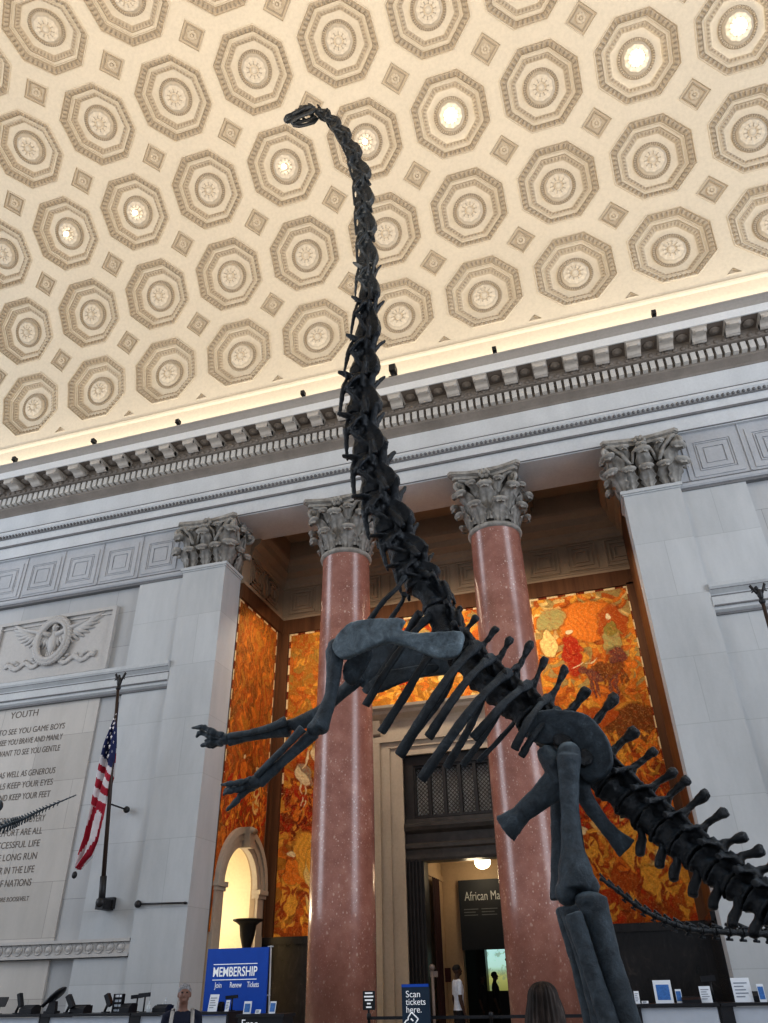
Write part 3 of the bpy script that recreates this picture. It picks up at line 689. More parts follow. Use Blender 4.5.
def mural(name, label, org, ux, w, h, hole=None, **k):
    U, W, C_ = paint(w, h, **k); nv, nu = U.shape
    X = np.stack([org[0]+ux[0]*U, org[1]+ux[1]*U, org[2]+W], -1).reshape(-1, 3)
    ii = np.arange(nu*nv).reshape(nv, nu); F = np.stack([ii[:-1, :-1], ii[:-1, 1:], ii[1:, 1:], ii[1:, :-1]], -1).reshape(-1, 4)
    if hole is not None:
        cen = X[F].mean(1); F = F[~hole(cen)]
    me = bpy.data.meshes.new(name); me.vertices.add(len(X)); me.vertices.foreach_set('co', X.ravel())
    me.loops.add(F.size); me.loops.foreach_set('vertex_index', F.ravel().astype(np.int32)); me.polygons.add(len(F))
    me.polygons.foreach_set('loop_start', np.arange(0, F.size, 4, dtype=np.int32)); me.polygons.foreach_set('loop_total', np.full(len(F), 4, dtype=np.int32))
    me.update(); a = me.attributes.new('paint', 'FLOAT_COLOR', 'POINT'); a.data.foreach_set('color', np.concatenate([C_.reshape(-1, 3), np.ones((nu*nv, 1))], 1).astype(np.float32).ravel())
    me.materials.append(M['mural']); o = bpy.data.objects.new(name, me); COL.objects.link(o)
    tag(o, label, 'mural', 'painted murals in the niche', 'thing'); return o
zR = [(0, 2.6, ['red', 'org', 'gold', 'rust', 'dorg']), (1.0, 2.6, ['pale', 'gold', 'org']), (2.6, 4.4, ['red', 'dred', 'rust', 'org', 'dorg']), (4.4, 6.4, ['ochre', 'gold', 'org', 'org', 'dorg']), (6.4, 8.2, ['sage', 'org', 'org', 'gold', 'gold', 'dorg']), (8.2, 9.6, ['org', 'gold', 'sage', 'pale', 'dorg'])]
mural('mural', 'orange painted mural right of the right column, red-robed figure and beasts', (-2.05, YB-0.04, 2.75), (1, 0), 3.24, 9.58, zones=zR, seed=11, n=460, figs=[
    ('e', 1.75, 8.55, 0.95, 0.75, 0.1, 'org'), ('e', 2.55, 8.35, 0.5, 0.62, 0, 'dorg'), ('e', 0.62, 8.75, 0.5, 0.4, 0.4, 'sage'), ('e', 0.45, 7.9, 0.28, 0.5, 0, 'pale'), ('fig', 1.12, 7.35, 0.78, 'red', 'red'), ('fig', 2.42, 7.75, 0.72, 'sage', 'olive'), ('e', 2.5, 7.25, 0.33, 0.3, 0.4, 'plum'),
    ('ox', 1.95, 6.75, 0.75, 'plum'), ('ox', 2.3, 6.9, 0.6, 'brown'), ('e', 2.55, 5.1, 0.78, 0.62, 0.2, 'brown'), ('e', 1.5, 5.35, 0.7, 0.35, 0.3, 'dorg'), ('leafy', 1.2, 3.2, 3.6, 4.9, 60, ['gold', 'ochre', 'org']), ('leafy', 0.2, 3.1, 2.3, 3.6, 50, ['red', 'org', 'dred']),
    ('fig', 0.7, 1.3, 0.9, 'org', 'gold'), ('fig', 1.5, 1.0, 0.85, 'dorg', 'org'), ('fig', 2.3, 1.2, 0.9, 'gold', 'pale'), ('e', 2.0, 1.9, 0.5, 0.6, 0, 'gold'), ('leafy', 0.1, 3.1, 0.1, 2.3, 40, ['gold', 'dorg', 'rust'])])
zL = [(0, 2.6, ['gold', 'org', 'dorg', 'ochre', 'rust']), (2.6, 4.6, ['red', 'dred', 'gold', 'org']), (4.6, 6.4, ['rust', 'org', 'dorg', 'ochre', 'red']), (6.4, 9.6, ['ochre', 'olive', 'ochre', 'gold', 'dorg', 'org'])]
mural('mural', 'orange painted mural between corner post and left column, pale wading birds', (-10.76, YB-0.04, 2.75), (1, 0), 3.1, 9.58, zones=zL, seed=23, n=420, reeds=0.55, figs=[
    ('bird', 0.75, 4.6, 1.1), ('bird', 1.35, 5.1, 1.2), ('e', 1.9, 5.0, 0.25, 0.5, 0, 'grey'), ('leafy', 0.1, 3.0, 2.9, 4.1, 60, ['red', 'org', 'dred']), ('e', 0.95, 2.0, 0.5, 0.9, 0.1, 'gold'), ('fig', 1.2, 1.4, 0.95, 'pale', 'gold'), ('fig', 0.45, 1.2, 0.85, 'gold', 'org'),
    ('fig', 2.4, 1.3, 0.9, 'dorg', 'org'), ('e', 2.45, 5.3, 0.30, 0.42, 0, 'grey'), ('e', 2.5, 3.5, 0.5, 0.7, 0, 'red'), ('leafy', 0.1, 3.0, 0.1, 1.5, 40, ['dorg', 'gold', 'rust'])])
mural('mural', 'orange painted mural panel above the dark doorway, behind the ribs', (-7.66, YB-0.04, 9.2), (1, 0), 5.6, 3.13, zones=[(0, 1.4, ['gold', 'org', 'pale', 'ochre']), (1.4, 3.2, ['org', 'dorg', 'gold', 'red', 'sage'])], seed=31, n=260, figs=[
    ('fig', 1.2, 1.2, 0.9, 'red', 'rust'), ('fig', 2.6, 1.1, 0.9, 'pale', 'gold'), ('fig', 4.3, 1.2, 0.9, 'org', 'pale'), ('leafy', 0.2, 5.4, 0.1, 0.8, 40, ['gold', 'ochre', 'org'])])
zS = [(0, 2.2, ['rust', 'org', 'dorg']), (2.2, 4.4, ['rust', 'red', 'org', 'brown']), (4.4, 9.6, ['rust', 'dorg', 'ochre', 'brown', 'dbrown', 'org'])]
def hole(c): return ((c[:, 1] > AY-AR-0.4) & (c[:, 1] < AY+AR+0.4) & (c[:, 2] < AZ)) | (((c[:, 1]-AY)**2+(c[:, 2]-AZ)**2) < (AR+0.4)**2)
mural('mural', 'reddish reed-like mural on the niche side wall above the lit arch', (AX0+0.03, D+1.12, 2.75), (0, 1), 3.0, 9.58, hole=hole, zones=zS, seed=47, n=520, ax=0.4, reeds=0.6, figs=[
    ('fig', 1.2, 3.9, 0.7, 'red', 'org'), ('fig', 2.2, 3.8, 0.7, 'pale', 'org'), ('leafy', 0.2, 2.9, 2.7, 4.2, 40, ['red', 'org', 'gold'])])
# ------------------------------------------------------------------ lit arch in the cheek
w = MB()
def arch_prof(w, prof, x0, n=24, legs=True):
    """archivolt: a stepped section swept round the opening"""
    for (r0, r1, d) in prof:
        for k in range(n):
            a0, a1 = PI*k/n, PI*(k+1)/n
            q = [(AY-r*cos(a), AZ+r*sin(a)) for r, a in ((r0, a0), (r0, a1), (r1, a1), (r1, a0))]
            w.prism(q, 'x', x0-0.1, x0+d)
arch_prof(w, ((AR-0.02, AR+0.18, 0.06), (AR+0.16, AR+0.36, 0.10), (AR+0.34, AR+0.52, 0.16)), AX0)
for s_ in (-1, 1):
    y0 = AY+s_*(AR+0.25); w.box(AX0-0.1, AX0+0.09, y0-0.24, y0+0.22, 0.2, AZ-0.2); w.box(AX0-0.1, AX0+0.13, y0-0.27, y0+0.25, AZ-0.22, AZ-0.12); w.box(AX0-0.1, AX0+0.18, y0-0.30, y0+0.28, AZ-0.12, AZ); w.box(AX0-0.1, AX0+0.14, y0-0.26, y0+0.25, 0, 0.3)
w.prism([(AY-0.14, AZ+AR-0.05), (AY+0.14, AZ+AR-0.05), (AY+0.22, AZ+AR+0.5), (AY-0.22, AZ+AR+0.5)], 'x', AX0, AX0+0.3)
w.tube([(AX0+0.3, AY-0.15, AZ+AR+0.42), (AX0+0.3, AY+0.15, AZ+AR+0.42)], 0.09, 10)
struct('trim_14', w, M['doorstone'])
M['alcove'] = stone('cream_alcove_plaster', (0.62, 0.53, 0.38), 0.05, 0.8)
w = MB(); w.box(-14.4, -14.2, 20.3, 24.2, 0, 6); w.box(-14.4, AX0-0.25, 24.0, 24.2, 0, 6); w.box(-14.4, AX0-0.25, 20.25, 20.4, 0, 6); w.box(-14.4, AX0-0.25, 20.25, 24.2, 5.8, 6)
struct('wall_alcove', w, M['alcove'])

# ------------------------------------------------------------------ doorway
w = MB(); 
for s_, x in ((1, DL), (-1, DR)):
    for a, b, d in ((-0.42, 0.0, 0.10), (-0.72, -0.40, 0.16), (-1.0, -0.70, 0.24)): w.box(min(x+s_*a, x+s_*b), max(x+s_*a, x+s_*b), YB-d, YB+0.5, 0, DT-a*0.62)
for a, b, d in ((0.0, 0.26, 0.10), (0.25, 0.45, 0.16), (0.43, 0.62, 0.24)): w.box(DL-b*1.6-.003, DR+b*1.6+.003, YB-d-.004, YB+0.51, DT+a, DT+b)
w.box(DL-1.0, DR+1.0, YB-0.14, YB+0.1, DT+0.6, DT+1.1)
w.prism([(YB+0.1, DT+1.08), (YB-0.16, DT+1.08), (YB-0.2, DT+1.15), (YB-0.28, DT+1.2), (YB-0.42, DT+1.28), (YB-0.45, DT+1.38), (YB-0.55, DT+1.45), (YB-0.57, DT+1.53), (YB+0.1, DT+1.56)], 'x', DL-1.1, DR+1.1)
for x in (DL-0.8, DR+0.8): w.prism([(YB, DT+0.55), (YB-0.3, DT+0.7), (YB-0.42, DT+1.1), (YB, DT+1.1)], 'x', x-0.14, x+0.14)
dsur = struct('trim_15', w, M['doorstone'])
door = thing('door_1', 'dark bronze doorway frame with latticed transom over the hall entrance', 'doorway', (lerp(DL, DR, .5), YB+0.3, 0), 0, None, 'structure')
w = MB(); TB = 5.55
w.box(DL, DL+0.52, YB+0.05, YB+0.55, 0, 4.75); w.box(DR-0.52, DR, YB+0.05, YB+0.55, 0, 4.75)
for x in (DL, DR-0.52):
    for k in range(4): w.box(x+0.07+k*0.11, x+0.12+k*0.11, YB+0.0, YB+0.06, 0.3, 4.6)
w.box(DL+.002, DL+0.3, YB+0.06, YB+0.5, 4.76, DT-.3); w.box(DR-0.3, DR-.002, YB+0.06, YB+0.5, 4.76, DT-.3); w.box(DL+.002, DR-.002, YB+0.055, YB+0.5, DT-0.3, DT-.002)
wobj(w, 'jamb', M['bronze'], door)
w = MB()
w.prism([(YB+0.55, 4.55), (YB+0.02, 4.55), (YB+0.0, 4.62), (YB+0.0, 4.85), (YB-0.06, 4.9), (YB-0.06, 5.0), (YB+0.03, 5.05), (YB+0.03, 5.3), (YB-0.1, 5.38), (YB-0.14, 5.48), (YB-0.14, 5.56), (YB+0.0, 5.6), (YB+0.0, 5.72), (YB+0.55, 5.75)], 'x', DL, DR)
wobj(w, 'lintel', M['bronzemid'], door)
w = MB(); gx0, gx1, gz0, gz1 = DL+0.3, DR-0.3, 5.75, DT-0.3; nb = 6
for k in range(nb+1):
    x = lerp(gx0, gx1, k/nb); w.box(x-0.05, x+0.05, YB+0.1, YB+0.3, gz0, gz1)
w.box(gx0, gx1, YB+0.12, YB+0.3, gz0, gz0+0.08); w.box(gx0, gx1, YB+0.12, YB+0.3, gz1-0.08, gz1)
wobj(w, 'transom_frame', M['bronze'], door)
w = MB(); p = 0.088; n = 0
x = gx0
while x < gx1+gz1-gz0:
    for s_ in (1, -1):
        a = (x, gz0) if s_ > 0 else (gx0+gx1-x, gz0)
        pts = [(a[0]-s_*tt, a[1]+tt) for tt in np.linspace(0, gz1-gz0, 13)]
        pts = [q for q in pts if gx0 <= q[0] <= gx1]
        if len(pts) > 1: w.tube([(pts[0][0], YB+0.2, pts[0][1]), (pts[-1][0], YB+0.2, pts[-1][1])], 0.012, 4, cap=False)
    x += p*1.42
wobj(w, 'transom_grille', M['bronzemid'], door)
w = MB(); w.box(gx0, gx1, YB+0.3, YB+0.34, gz0, gz1); wobj(w, 'transom_pane', plain('dusty_grey_glass', (0.42, 0.44, 0.45), 0.4, 0.25, 3), door)
# the passage and the dim hall beyond
M['passage'] = stone('passage_plaster', (0.40, 0.30, 0.20), 0.05, 0.7); M['dimwall'] = plain('dim_hall_wall', (0.03, 0.03, 0.033), 0.7)
w = MB(); w.box(DL-0.2, DL+0.42, YB+0.6, 26.2, 0, 5.2); w.box(DR-0.42, DR+0.2, YB+0.6, 26.2, 0, 5.2)
w.prism([(25.9, 4.75), (25.75, 4.85), (25.7, 5.0), (26.1, 5.0)], 'x', DL, DR); w.box(DL+0.4, DL+0.48, YB+0.6, 26.1, 4.25, 4.4)
struct('wall_passage_left', w, M['passage'])
w = MB(); w.box(DL, -5.66, 26.2, 26.5, 0, 5.2); w.box(-3.6, DR, 26.2, 26.5, 0, 5.2); w.box(-5.66, -3.6, 26.2, 26.5, 4.26, 5.2); struct('wall_passage_end', w, M['passage'])
struct('ceiling_passage', MB().box(DL-0.2, DR+0.2, YB+0.55, 26.5, 5.0, 5.3), M['passage'])
w = MB(); w.box(-9.2, -9.0, 26.5, 33, 0, 5); w.box(-1.0, -0.8, 26.5, 33, 0, 5); w.box(-9.2, -0.8, 32.8, 33, 0, 5)
struct('wall_hall_back', w, M['dimwall']); struct('ceiling_hall', MB().box(-9.2, -0.8, 26.4, 33, 4.8, 5), M['dimwall'])

# ------------------------------------------------------------------ the rearing skeleton
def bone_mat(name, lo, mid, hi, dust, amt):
    t = NT(name); nz = t.n('ShaderNodeSeparateXYZ'); t.l(t.geo.outputs['Normal'], nz.inputs[0])
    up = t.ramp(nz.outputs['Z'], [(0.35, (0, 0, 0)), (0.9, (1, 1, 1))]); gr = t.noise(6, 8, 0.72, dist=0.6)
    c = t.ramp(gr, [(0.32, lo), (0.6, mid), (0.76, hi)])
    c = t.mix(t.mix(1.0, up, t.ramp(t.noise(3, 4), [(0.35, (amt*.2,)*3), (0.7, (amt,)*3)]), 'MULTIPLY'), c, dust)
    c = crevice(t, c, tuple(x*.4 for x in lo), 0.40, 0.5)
    t.bump(t.noise(18, 8, 0.75, dist=0.4), 0.7, 0.03); M[name] = t.base(c, 0.28 if name == 'bonedark' else 0.42, 0.4 if name == 'bonedark' else 0.3)
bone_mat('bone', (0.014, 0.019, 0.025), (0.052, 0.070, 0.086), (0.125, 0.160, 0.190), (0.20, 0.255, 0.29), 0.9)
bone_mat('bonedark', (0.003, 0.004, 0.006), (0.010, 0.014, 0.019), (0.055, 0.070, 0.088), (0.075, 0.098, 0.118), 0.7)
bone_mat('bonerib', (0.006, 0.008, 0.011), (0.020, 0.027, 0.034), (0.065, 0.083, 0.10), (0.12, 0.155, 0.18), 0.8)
bone_mat('bonepale', (0.045, 0.06, 0.072), (0.15, 0.195, 0.225), (0.32, 0.39, 0.435), (0.42, 0.50, 0.54), 0.9)
DINO = thing('dinosaur_skeleton', 'huge dark long-necked dinosaur skeleton rearing up, neck stretched to the ceiling', 'dinosaur skeleton', (-0.6, 7.9, 0))
def bone(name, mb, vox=0.025, it=2, parent=None, mat='bone', rough=0.014):
    o = wobj(mb, name, M[mat], parent or DINO); smooth_bone(o, vox, it, rough=rough); return o
LAT = Vector((0.10, 1, 0)).normalized()
def curve(pts, m):
    pts = [Vector(p) for p in pts]; out = []
    for i in range(len(pts)-1):
        a, b, c, d = pts[max(0, i-1)], pts[i], pts[i+1], pts[min(len(pts)-1, i+2)]
        for k in range(m):
            t_ = k/m; out.append(tuple(0.5*((2*b)+(c-a)*t_+(2*a-5*b+4*c-d)*t_*t_+(3*b-a-3*c+d)*t_**3)))
    out.append(tuple(pts[-1])); return out
def cervical(p0, p1, w, fin, ro):
    p0, p1 = Vector(p0), Vector(p1); T = (p1-p0); l = T.length; T.normalize(); Dn = T.cross(LAT).normalized(); L = Dn.cross(T)
    def q(a, b, c): return tuple(p0+T*(a*l)+Dn*(b*w)+L*(c*w))
    mb = MB()
    mb.tube([q(-.08, -.10, 0), q(.04, -.10, 0), q(.25, -.08, 0), q(.6, -.08, 0), q(.85, -.12, 0), q(1.02, -.13, 0)], [(.22*w, .2*w), (.34*w, .30*w), (.27*w, .24*w), (.26*w, .24*w), (.36*w, .31*w), (.36*w, .31*w)], 12, hint=tuple(Dn))
    mb.tube([q(.02, .10, 0), q(.35, .16, 0), q(.75, .22, 0), q(1.0, .25, 0)], [(.22*w, .12*w), (.18*w, .14*w), (.24*w, .18*w), (.22*w, .12*w)], 10, hint=tuple(Dn))
    for s in (-1, 1):
        poly = [(.02, .12), (.18, .24), (.38, .22+fin*.45), (.58, .2+fin*.85), (.75, .2+fin), (.9, .2+fin*.92), (1.02, .18+fin*.6), (1.04, .26), (.95, .12), (.5, .06)]
        a, b = .02*s, .17*s; n = len(poly)
        vs = [q(x, y, a) for x, y in poly]+[q(x, y, b) for x, y in poly]
        mb.add(vs, [(k, (k+1) % n, n+(k+1) % n, n+k) for k in range(n)]+[tuple(range(n))[::-1], tuple(range(n, 2*n))])
        mb.tube([q(.35, .10, .16*s), q(.1, .2, .28*s), q(-.2, .30, .30*s)], [.11*w, .10*w, .08*w], 8)
        mb.tube([q(.55, .12, .14*s), q(.9, .27, .30*s), q(1.14, .34, .34*s)], [.12*w, .11*w, .08*w], 8)
        mb.tube([q(.12, .02, .2*s), q(.3, -.12, .40*s), q(.45, -.24, .46*s)], [(.2*w, .09*w), (.22*w, .08*w), (.13*w, .07*w)], 8)
        mb.tube([q(.9, .12, .2*s), q(.68, -.05, .38*s), q(.5, -.22, .44*s)], [(.10*w, .06*w), (.10*w, .06*w), (.09*w, .06*w)], 6)
        mb.tube([q(.1, -.30, .30*s), q(.4, -.30-ro*.5, .40*s), q(.75, -.32-ro, .36*s), q(1.05, -.34-ro*1.3, .30*s)], [.05*w, .09*w, .07*w, .04*w], 6)
        mb.tube([q(.45, -.34, .42*s), q(.5, -.1, .26*s)], [.09*w, .10*w], 6)
        if ro > .1:
            mb.tube([q(.2, .0, .2*s), q(.08, -.3, .42*s), q(.0, -.52, .5*s)], [(.16*w, .06*w), (.14*w, .05*w), (.07*w, .04*w)], 8)
            mb.tube([q(.35, .35, .08*s), q(.12, .5, .2*s), q(-.02, .66, .3*s)], [(.12*w, .07*w), (.10*w, .06*w), (.06*w, .04*w)], 8)
    return bone('cervical_vertebra', mb, max(0.011, w*0.03), 1, mat='bonedark', rough=w*.05)
NK = [(-3.545, 7.720, 16.374), (-3.352, 7.740, 16.121), (-3.159, 7.760, 15.698), (-2.980, 7.800, 15.224), (-2.803, 7.830, 14.560), (-2.682, 7.880, 13.890), (-2.659, 7.920, 13.168), (-2.644, 7.980, 12.434), (-2.637, 8.030, 11.681), (-2.648, 8.100, 10.905), (-2.711, 8.150, 10.086), (-2.796, 8.200, 9.368), (-2.822, 8.250, 8.638), (-2.731, 8.320, 7.903), (-2.607, 8.380, 7.254), (-2.424, 8.450, 6.638), (-2.229, 8.500, 6.166), (-2.075, 8.530, 5.816)]
NW = [0.261, 0.295, 0.348, 0.339, 0.385, 0.375, 0.383, 0.372, 0.378, 0.413, 0.479, 0.555, 0.551, 0.604, 0.626, 0.570, 0.546]
for i in range(len(NK)-1): cervical(NK[i], NK[i+1], NW[i]*(0.90 if i < 9 else 0.93), (0.46 if i > 2 else .36) if i < 12 else 0.42, 0.03 if i < 8 else 0.14)
# trunk, hip and tail: axis point, spine tip
AXS = [((-2.075, 8.530, 5.816), (-1.715, 8.500, 5.713)), ((-1.902, 8.500, 5.436), (-1.560, 8.460, 5.406)), ((-1.809, 8.460, 5.004), (-1.376, 8.420, 5.240)), ((-1.622, 8.420, 4.721), (-1.142, 8.380, 5.045)), ((-1.433, 8.400, 4.468), (-0.985, 8.340, 4.879)), ((-1.235, 8.360, 4.253), (-0.757, 8.300, 4.781)), ((-1.056, 8.320, 4.059), (-0.610, 8.260, 4.553)), ((-0.883, 8.280, 3.873), (-0.405, 8.220, 4.406)),
       ((-0.710, 8.250, 3.685), (-0.209, 8.200, 4.125)), ((-0.533, 8.200, 3.488), (0.077, 8.140, 4.006)), ((-0.340, 8.160, 3.270), (0.205, 8.100, 3.614)), ((-0.172, 8.120, 3.083), (0.345, 8.040, 3.386)), ((-0.021, 8.070, 2.903), (0.492, 7.980, 3.158)), ((0.108, 8.020, 2.749), (0.579, 7.920, 3.064)), ((0.236, 7.960, 2.618), (0.711, 7.860, 2.915)), ((0.358, 7.900, 2.491), (0.827, 7.800, 2.731)), ((0.481, 7.840, 2.361), (0.937, 7.720, 2.504)), ((0.599, 7.780, 2.236), (1.029, 7.660, 2.386)), ((0.713, 7.720, 2.123), (1.128, 7.600, 2.257)), ((0.823, 7.660, 2.015), (1.216, 7.540, 2.112)), ((0.935, 7.600, 1.911), (1.299, 7.480, 1.974)), ((1.053, 7.560, 1.812), (1.388, 7.440, 1.862))]
def spool(mb, p0, p1, r, n=12):
    p0, p1 = Vector(p0), Vector(p1)
    mb.tube([tuple(p0.lerp(p1, k)) for k in (0.0, .08, .28, .5, .72, .92, 1.0)], [r*.9, r*1.0, r*.76, r*.7, r*.76, r*1.0, r*.9], n)
def spinous(mb, a, b, r, L, tip=1.5):
    a, b = Vector(a), Vector(b); 
    mb.tube([tuple(a.lerp(b, k)) for k in (0, .3, .65, .9, 1.0)], [(r*1.1, r*1.5), (r*.62, r*1.0), (r*.62, r*.85), (r*tip, r*1.05), (r*tip*.8, r*.75)], 8, hint=tuple(L))
for i in range(len(AXS)-1):
    p0, tp = Vector(AXS[i][0]), Vector(AXS[i][1]); p1 = Vector(AXS[i+1][0]); T = (p1-p0).normalized(); Dn = T.cross(LAT).normalized(); L = Dn.cross(T)
    dorsal = i < 8; sacral = 8 <= i < 11; l = (p1-p0).length; mb = MB()
    r = (0.17 if dorsal else 0.165 if sacral else lerp(0.155, 0.115, (i-11)/10))
    spool(mb, p0+T*(l*0.02), p1-T*(l*0.04), r)
    a = p0.lerp(p1, 0.35) if dorsal else p0.lerp(p1, 0.15)
    mb.tube([tuple(p0+T*(.15*l)+Dn*(r*.8)), tuple(a+Dn*(r*1.2)), tuple(p1-T*(.1*l)+Dn*(r*1.1))], [(r*.42, r*.45), (r*.45, r*.5), (r*.34, r*.4)], 8, hint=tuple(Dn))
    spinous(mb, a+Dn*(r*1.0), tp, 0.048 if not sacral else 0.062, L, 1.12 if dorsal else 1.08)
    for s in (-1, 1):
        tw = .34 if dorsal else .30 if sacral else lerp(.26, .14, (i-11)/10)
        mb.tube([tuple(a+Dn*(r*.9)+L*(s*.04)), tuple(a+Dn*(r*1.2)+L*(s*tw*.5)), tuple(a+Dn*(r*(1.3 if dorsal else .9))+L*(s*tw))], [(.055, .04), (.036, .03), (.042, .034)], 8, hint=tuple(Dn))
        mb.tube([tuple(p0+T*(.25*l)+Dn*(r*1.15)+L*(s*.06)), tuple(p0-T*(.16*l)+Dn*(r*1.35)+L*(s*.09))], [.036, .022], 8)
        mb.tube([tuple(a+Dn*(r*1.6)+L*(s*.03)), tuple(p1+T*(.1*l)+Dn*(r*1.45)+L*(s*.08))], [.036, .022], 8)
        if i > 1: mb.tube([tuple(a+Dn*(r*1.0)+L*(s*tw*.8)), tuple(a.lerp(tp, .55)+L*(s*.02))], [(.02, .04), (.02, .03)], 6, hint=tuple(L))
    if sacral:
        for s in (-1, 1): mb.tube([tuple(a), tuple(a+L*(s*.30)), tuple(a+L*(s*.42)+Dn*.05)], [.09, .06, .10], 8)
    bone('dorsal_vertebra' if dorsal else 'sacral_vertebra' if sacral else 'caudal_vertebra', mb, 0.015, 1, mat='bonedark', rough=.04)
def rib(pts, r, flat=0.6):
    mb = MB(); n = len(pts); rr = []
    for k in range(n):
        t_ = k/(n-1); q = r*(1.25 if k == 0 else lerp(0.85, 1.15, t_)); rr.append((q, q*flat) if k else (q, q*.9))
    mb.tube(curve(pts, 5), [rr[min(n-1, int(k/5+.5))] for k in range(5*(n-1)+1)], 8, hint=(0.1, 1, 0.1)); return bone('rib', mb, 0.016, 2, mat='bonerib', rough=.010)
for pts, r in (([(-1.952, 8.420, 5.341), (-2.215, 8.300, 5.025), (-2.467, 8.220, 4.647), (-2.746, 8.200, 4.213)], .05), ([(-1.776, 8.400, 5.002), (-2.033, 8.260, 4.655), (-2.282, 8.180, 4.248), (-2.548, 8.160, 3.869)], .052),
        ([(-1.359, 8.200, 4.790), (-1.606, 7.850, 4.372), (-1.904, 7.720, 3.910), (-2.240, 7.800, 3.500)], .06), ([(-1.211, 8.200, 4.611), (-1.405, 7.820, 4.280), (-1.633, 7.700, 3.960), (-1.903, 7.750, 3.642)], .052),
        ([(-1.032, 8.160, 4.395), (-1.254, 7.800, 4.077), (-1.586, 7.640, 3.654), (-1.991, 7.720, 3.219)], .055), ([(-0.826, 8.140, 4.225), (-0.995, 7.800, 3.993), (-1.197, 7.680, 3.768), (-1.417, 7.700, 3.571)], .05),
        ([(-0.637, 8.100, 4.044), (-0.753, 7.800, 3.827), (-0.874, 7.680, 3.622), (-1.011, 7.700, 3.422)], .045), ([(-0.549, 8.080, 3.898), (-0.680, 7.820, 3.701), (-0.821, 7.720, 3.527), (-0.955, 7.740, 3.358)], .04),
        ([(-2.161, 8.700, 5.521), (-2.527, 9.050, 5.335), (-2.729, 9.100, 5.072), (-2.937, 9.000, 4.684)], .05), ([(-2.022, 8.700, 5.128), (-2.299, 9.050, 4.862), (-2.554, 9.100, 4.513), (-2.784, 9.000, 4.165)], .05), ([(-1.723, 8.650, 4.805), (-1.935, 9.000, 4.565), (-2.249, 9.050, 4.235), (-2.517, 8.950, 3.893)], .05),
        ([(-1.364, 8.600, 4.417), (-1.528, 8.950, 4.301), (-1.736, 9.000, 3.997), (-1.986, 8.900, 3.599)], .05), ([(-1.174, 8.580, 4.268), (-1.312, 8.900, 4.165), (-1.539, 8.950, 3.905), (-1.783, 8.850, 3.593)], .042), ([(-0.997, 8.550, 4.052), (-1.141, 8.850, 4.013), (-1.344, 8.900, 3.849), (-1.592, 8.850, 3.621)], .034),
        ([(-2.237, 8.300, 5.863), (-2.306, 8.150, 5.647), (-2.484, 8.120, 5.469), (-2.688, 8.180, 5.270)], .038), ([(-2.258, 8.300, 5.639), (-2.302, 8.400, 5.594), (-2.385, 8.450, 5.517), (-2.496, 8.450, 5.368)], .035)):
    rib(pts, r)
# shoulder girdle: flat outlines given thickness and a slight bow
def plate(name, outline, thick, vox=0.022, bow=0.0, it=3, mat='bone'):
    o_ = list(outline); pts = [Vector(p) for p in curve(o_[-2:]+o_+o_[:2], 3)[6:6+3*len(o_)]]; n = len(pts); c = sum(pts, Vector())/n; vs = []
    for s in (-1, 1):
        for p in pts: vs.append(tuple(p+LAT*(s*thick/2)))
    mb = MB(); mb.add(vs+[tuple(c-LAT*(thick*.5+bow)), tuple(c+LAT*(thick*.5-bow))], [(k, (k+1) % n, n+(k+1) % n, n+k) for k in range(n)]+[((k+1) % n, k, 2*n) for k in range(n)]+[(n+k, n+(k+1) % n, 2*n+1) for k in range(n)])
    return bone(name, mb, vox, it, mat=mat)
plate('scapula', [(-3.052, 7.900, 4.897), (-2.876, 7.900, 5.116), (-2.660, 7.900, 5.155), (-2.395, 7.900, 5.135), (-2.154, 7.920, 5.094), (-2.207, 7.920, 4.975), (-1.960, 7.940, 4.897), (-1.631, 7.960, 4.882), (-1.474, 7.980, 4.843), (-1.575, 7.980, 4.584), (-1.792, 7.960, 4.582), (-2.065, 7.940, 4.714), (-2.328, 7.900, 4.815), (-2.549, 7.900, 4.790), (-2.748, 7.900, 4.730), (-2.947, 7.900, 4.707)], 0.09, 0.017, 0.05, mat='bonepale')
plate('scapula', [(-3.253, 9.150, 4.962), (-3.168, 9.150, 5.247), (-2.681, 9.150, 5.396), (-2.013, 9.100, 5.171), (-1.724, 9.100, 5.103), (-1.837, 9.100, 4.821), (-2.234, 9.100, 4.818), (-2.655, 9.150, 4.779), (-3.028, 9.150, 4.743)], 0.13, 0.025, -0.03)
plate('coracoid', [(-2.845, 8.000, 4.768), (-2.610, 8.050, 4.855), (-2.720, 8.150, 4.655), (-2.914, 8.200, 4.474), (-2.994, 8.100, 4.598)], 0.10, 0.02)
plate('sternal_plate', [(-2.873, 8.450, 4.500), (-2.576, 8.450, 4.691), (-2.005, 8.450, 4.719), (-1.885, 8.450, 4.653), (-2.037, 8.450, 4.573), (-2.326, 8.450, 4.534), (-2.695, 8.450, 4.429)], 0.06, 0.025)
def limb(name, pts, r, vox=0.022, n=12, extra=None, flat=0.8, mat='bone'):
    mb = MB(); c_ = curve(pts, 5); rr = []
    for k in range(len(c_)):
        f = k/5; i = min(len(r)-2, int(f)); q = lerp(r[i], r[i+1], f-i); rr.append((q, q*flat))
    mb.tube(c_, rr, n, hint=(0.1, 1, 0.05))
    for e in (extra or []): mb.ball(e[0], e[1], 10, 8)
    return bone(name, mb, vox, 2, mat=mat)
limb('humerus', [(-3.063, 8.000, 4.873), (-3.063, 7.980, 4.602), (-3.087, 7.960, 4.321), (-3.160, 7.940, 4.077), (-3.220, 7.920, 3.918)], [.125, .10, .078, .10, .125], extra=[((-3.051, 8.000, 4.909), .11), ((-3.269, 7.920, 3.923), .09), ((-3.196, 7.980, 3.955), .09)])
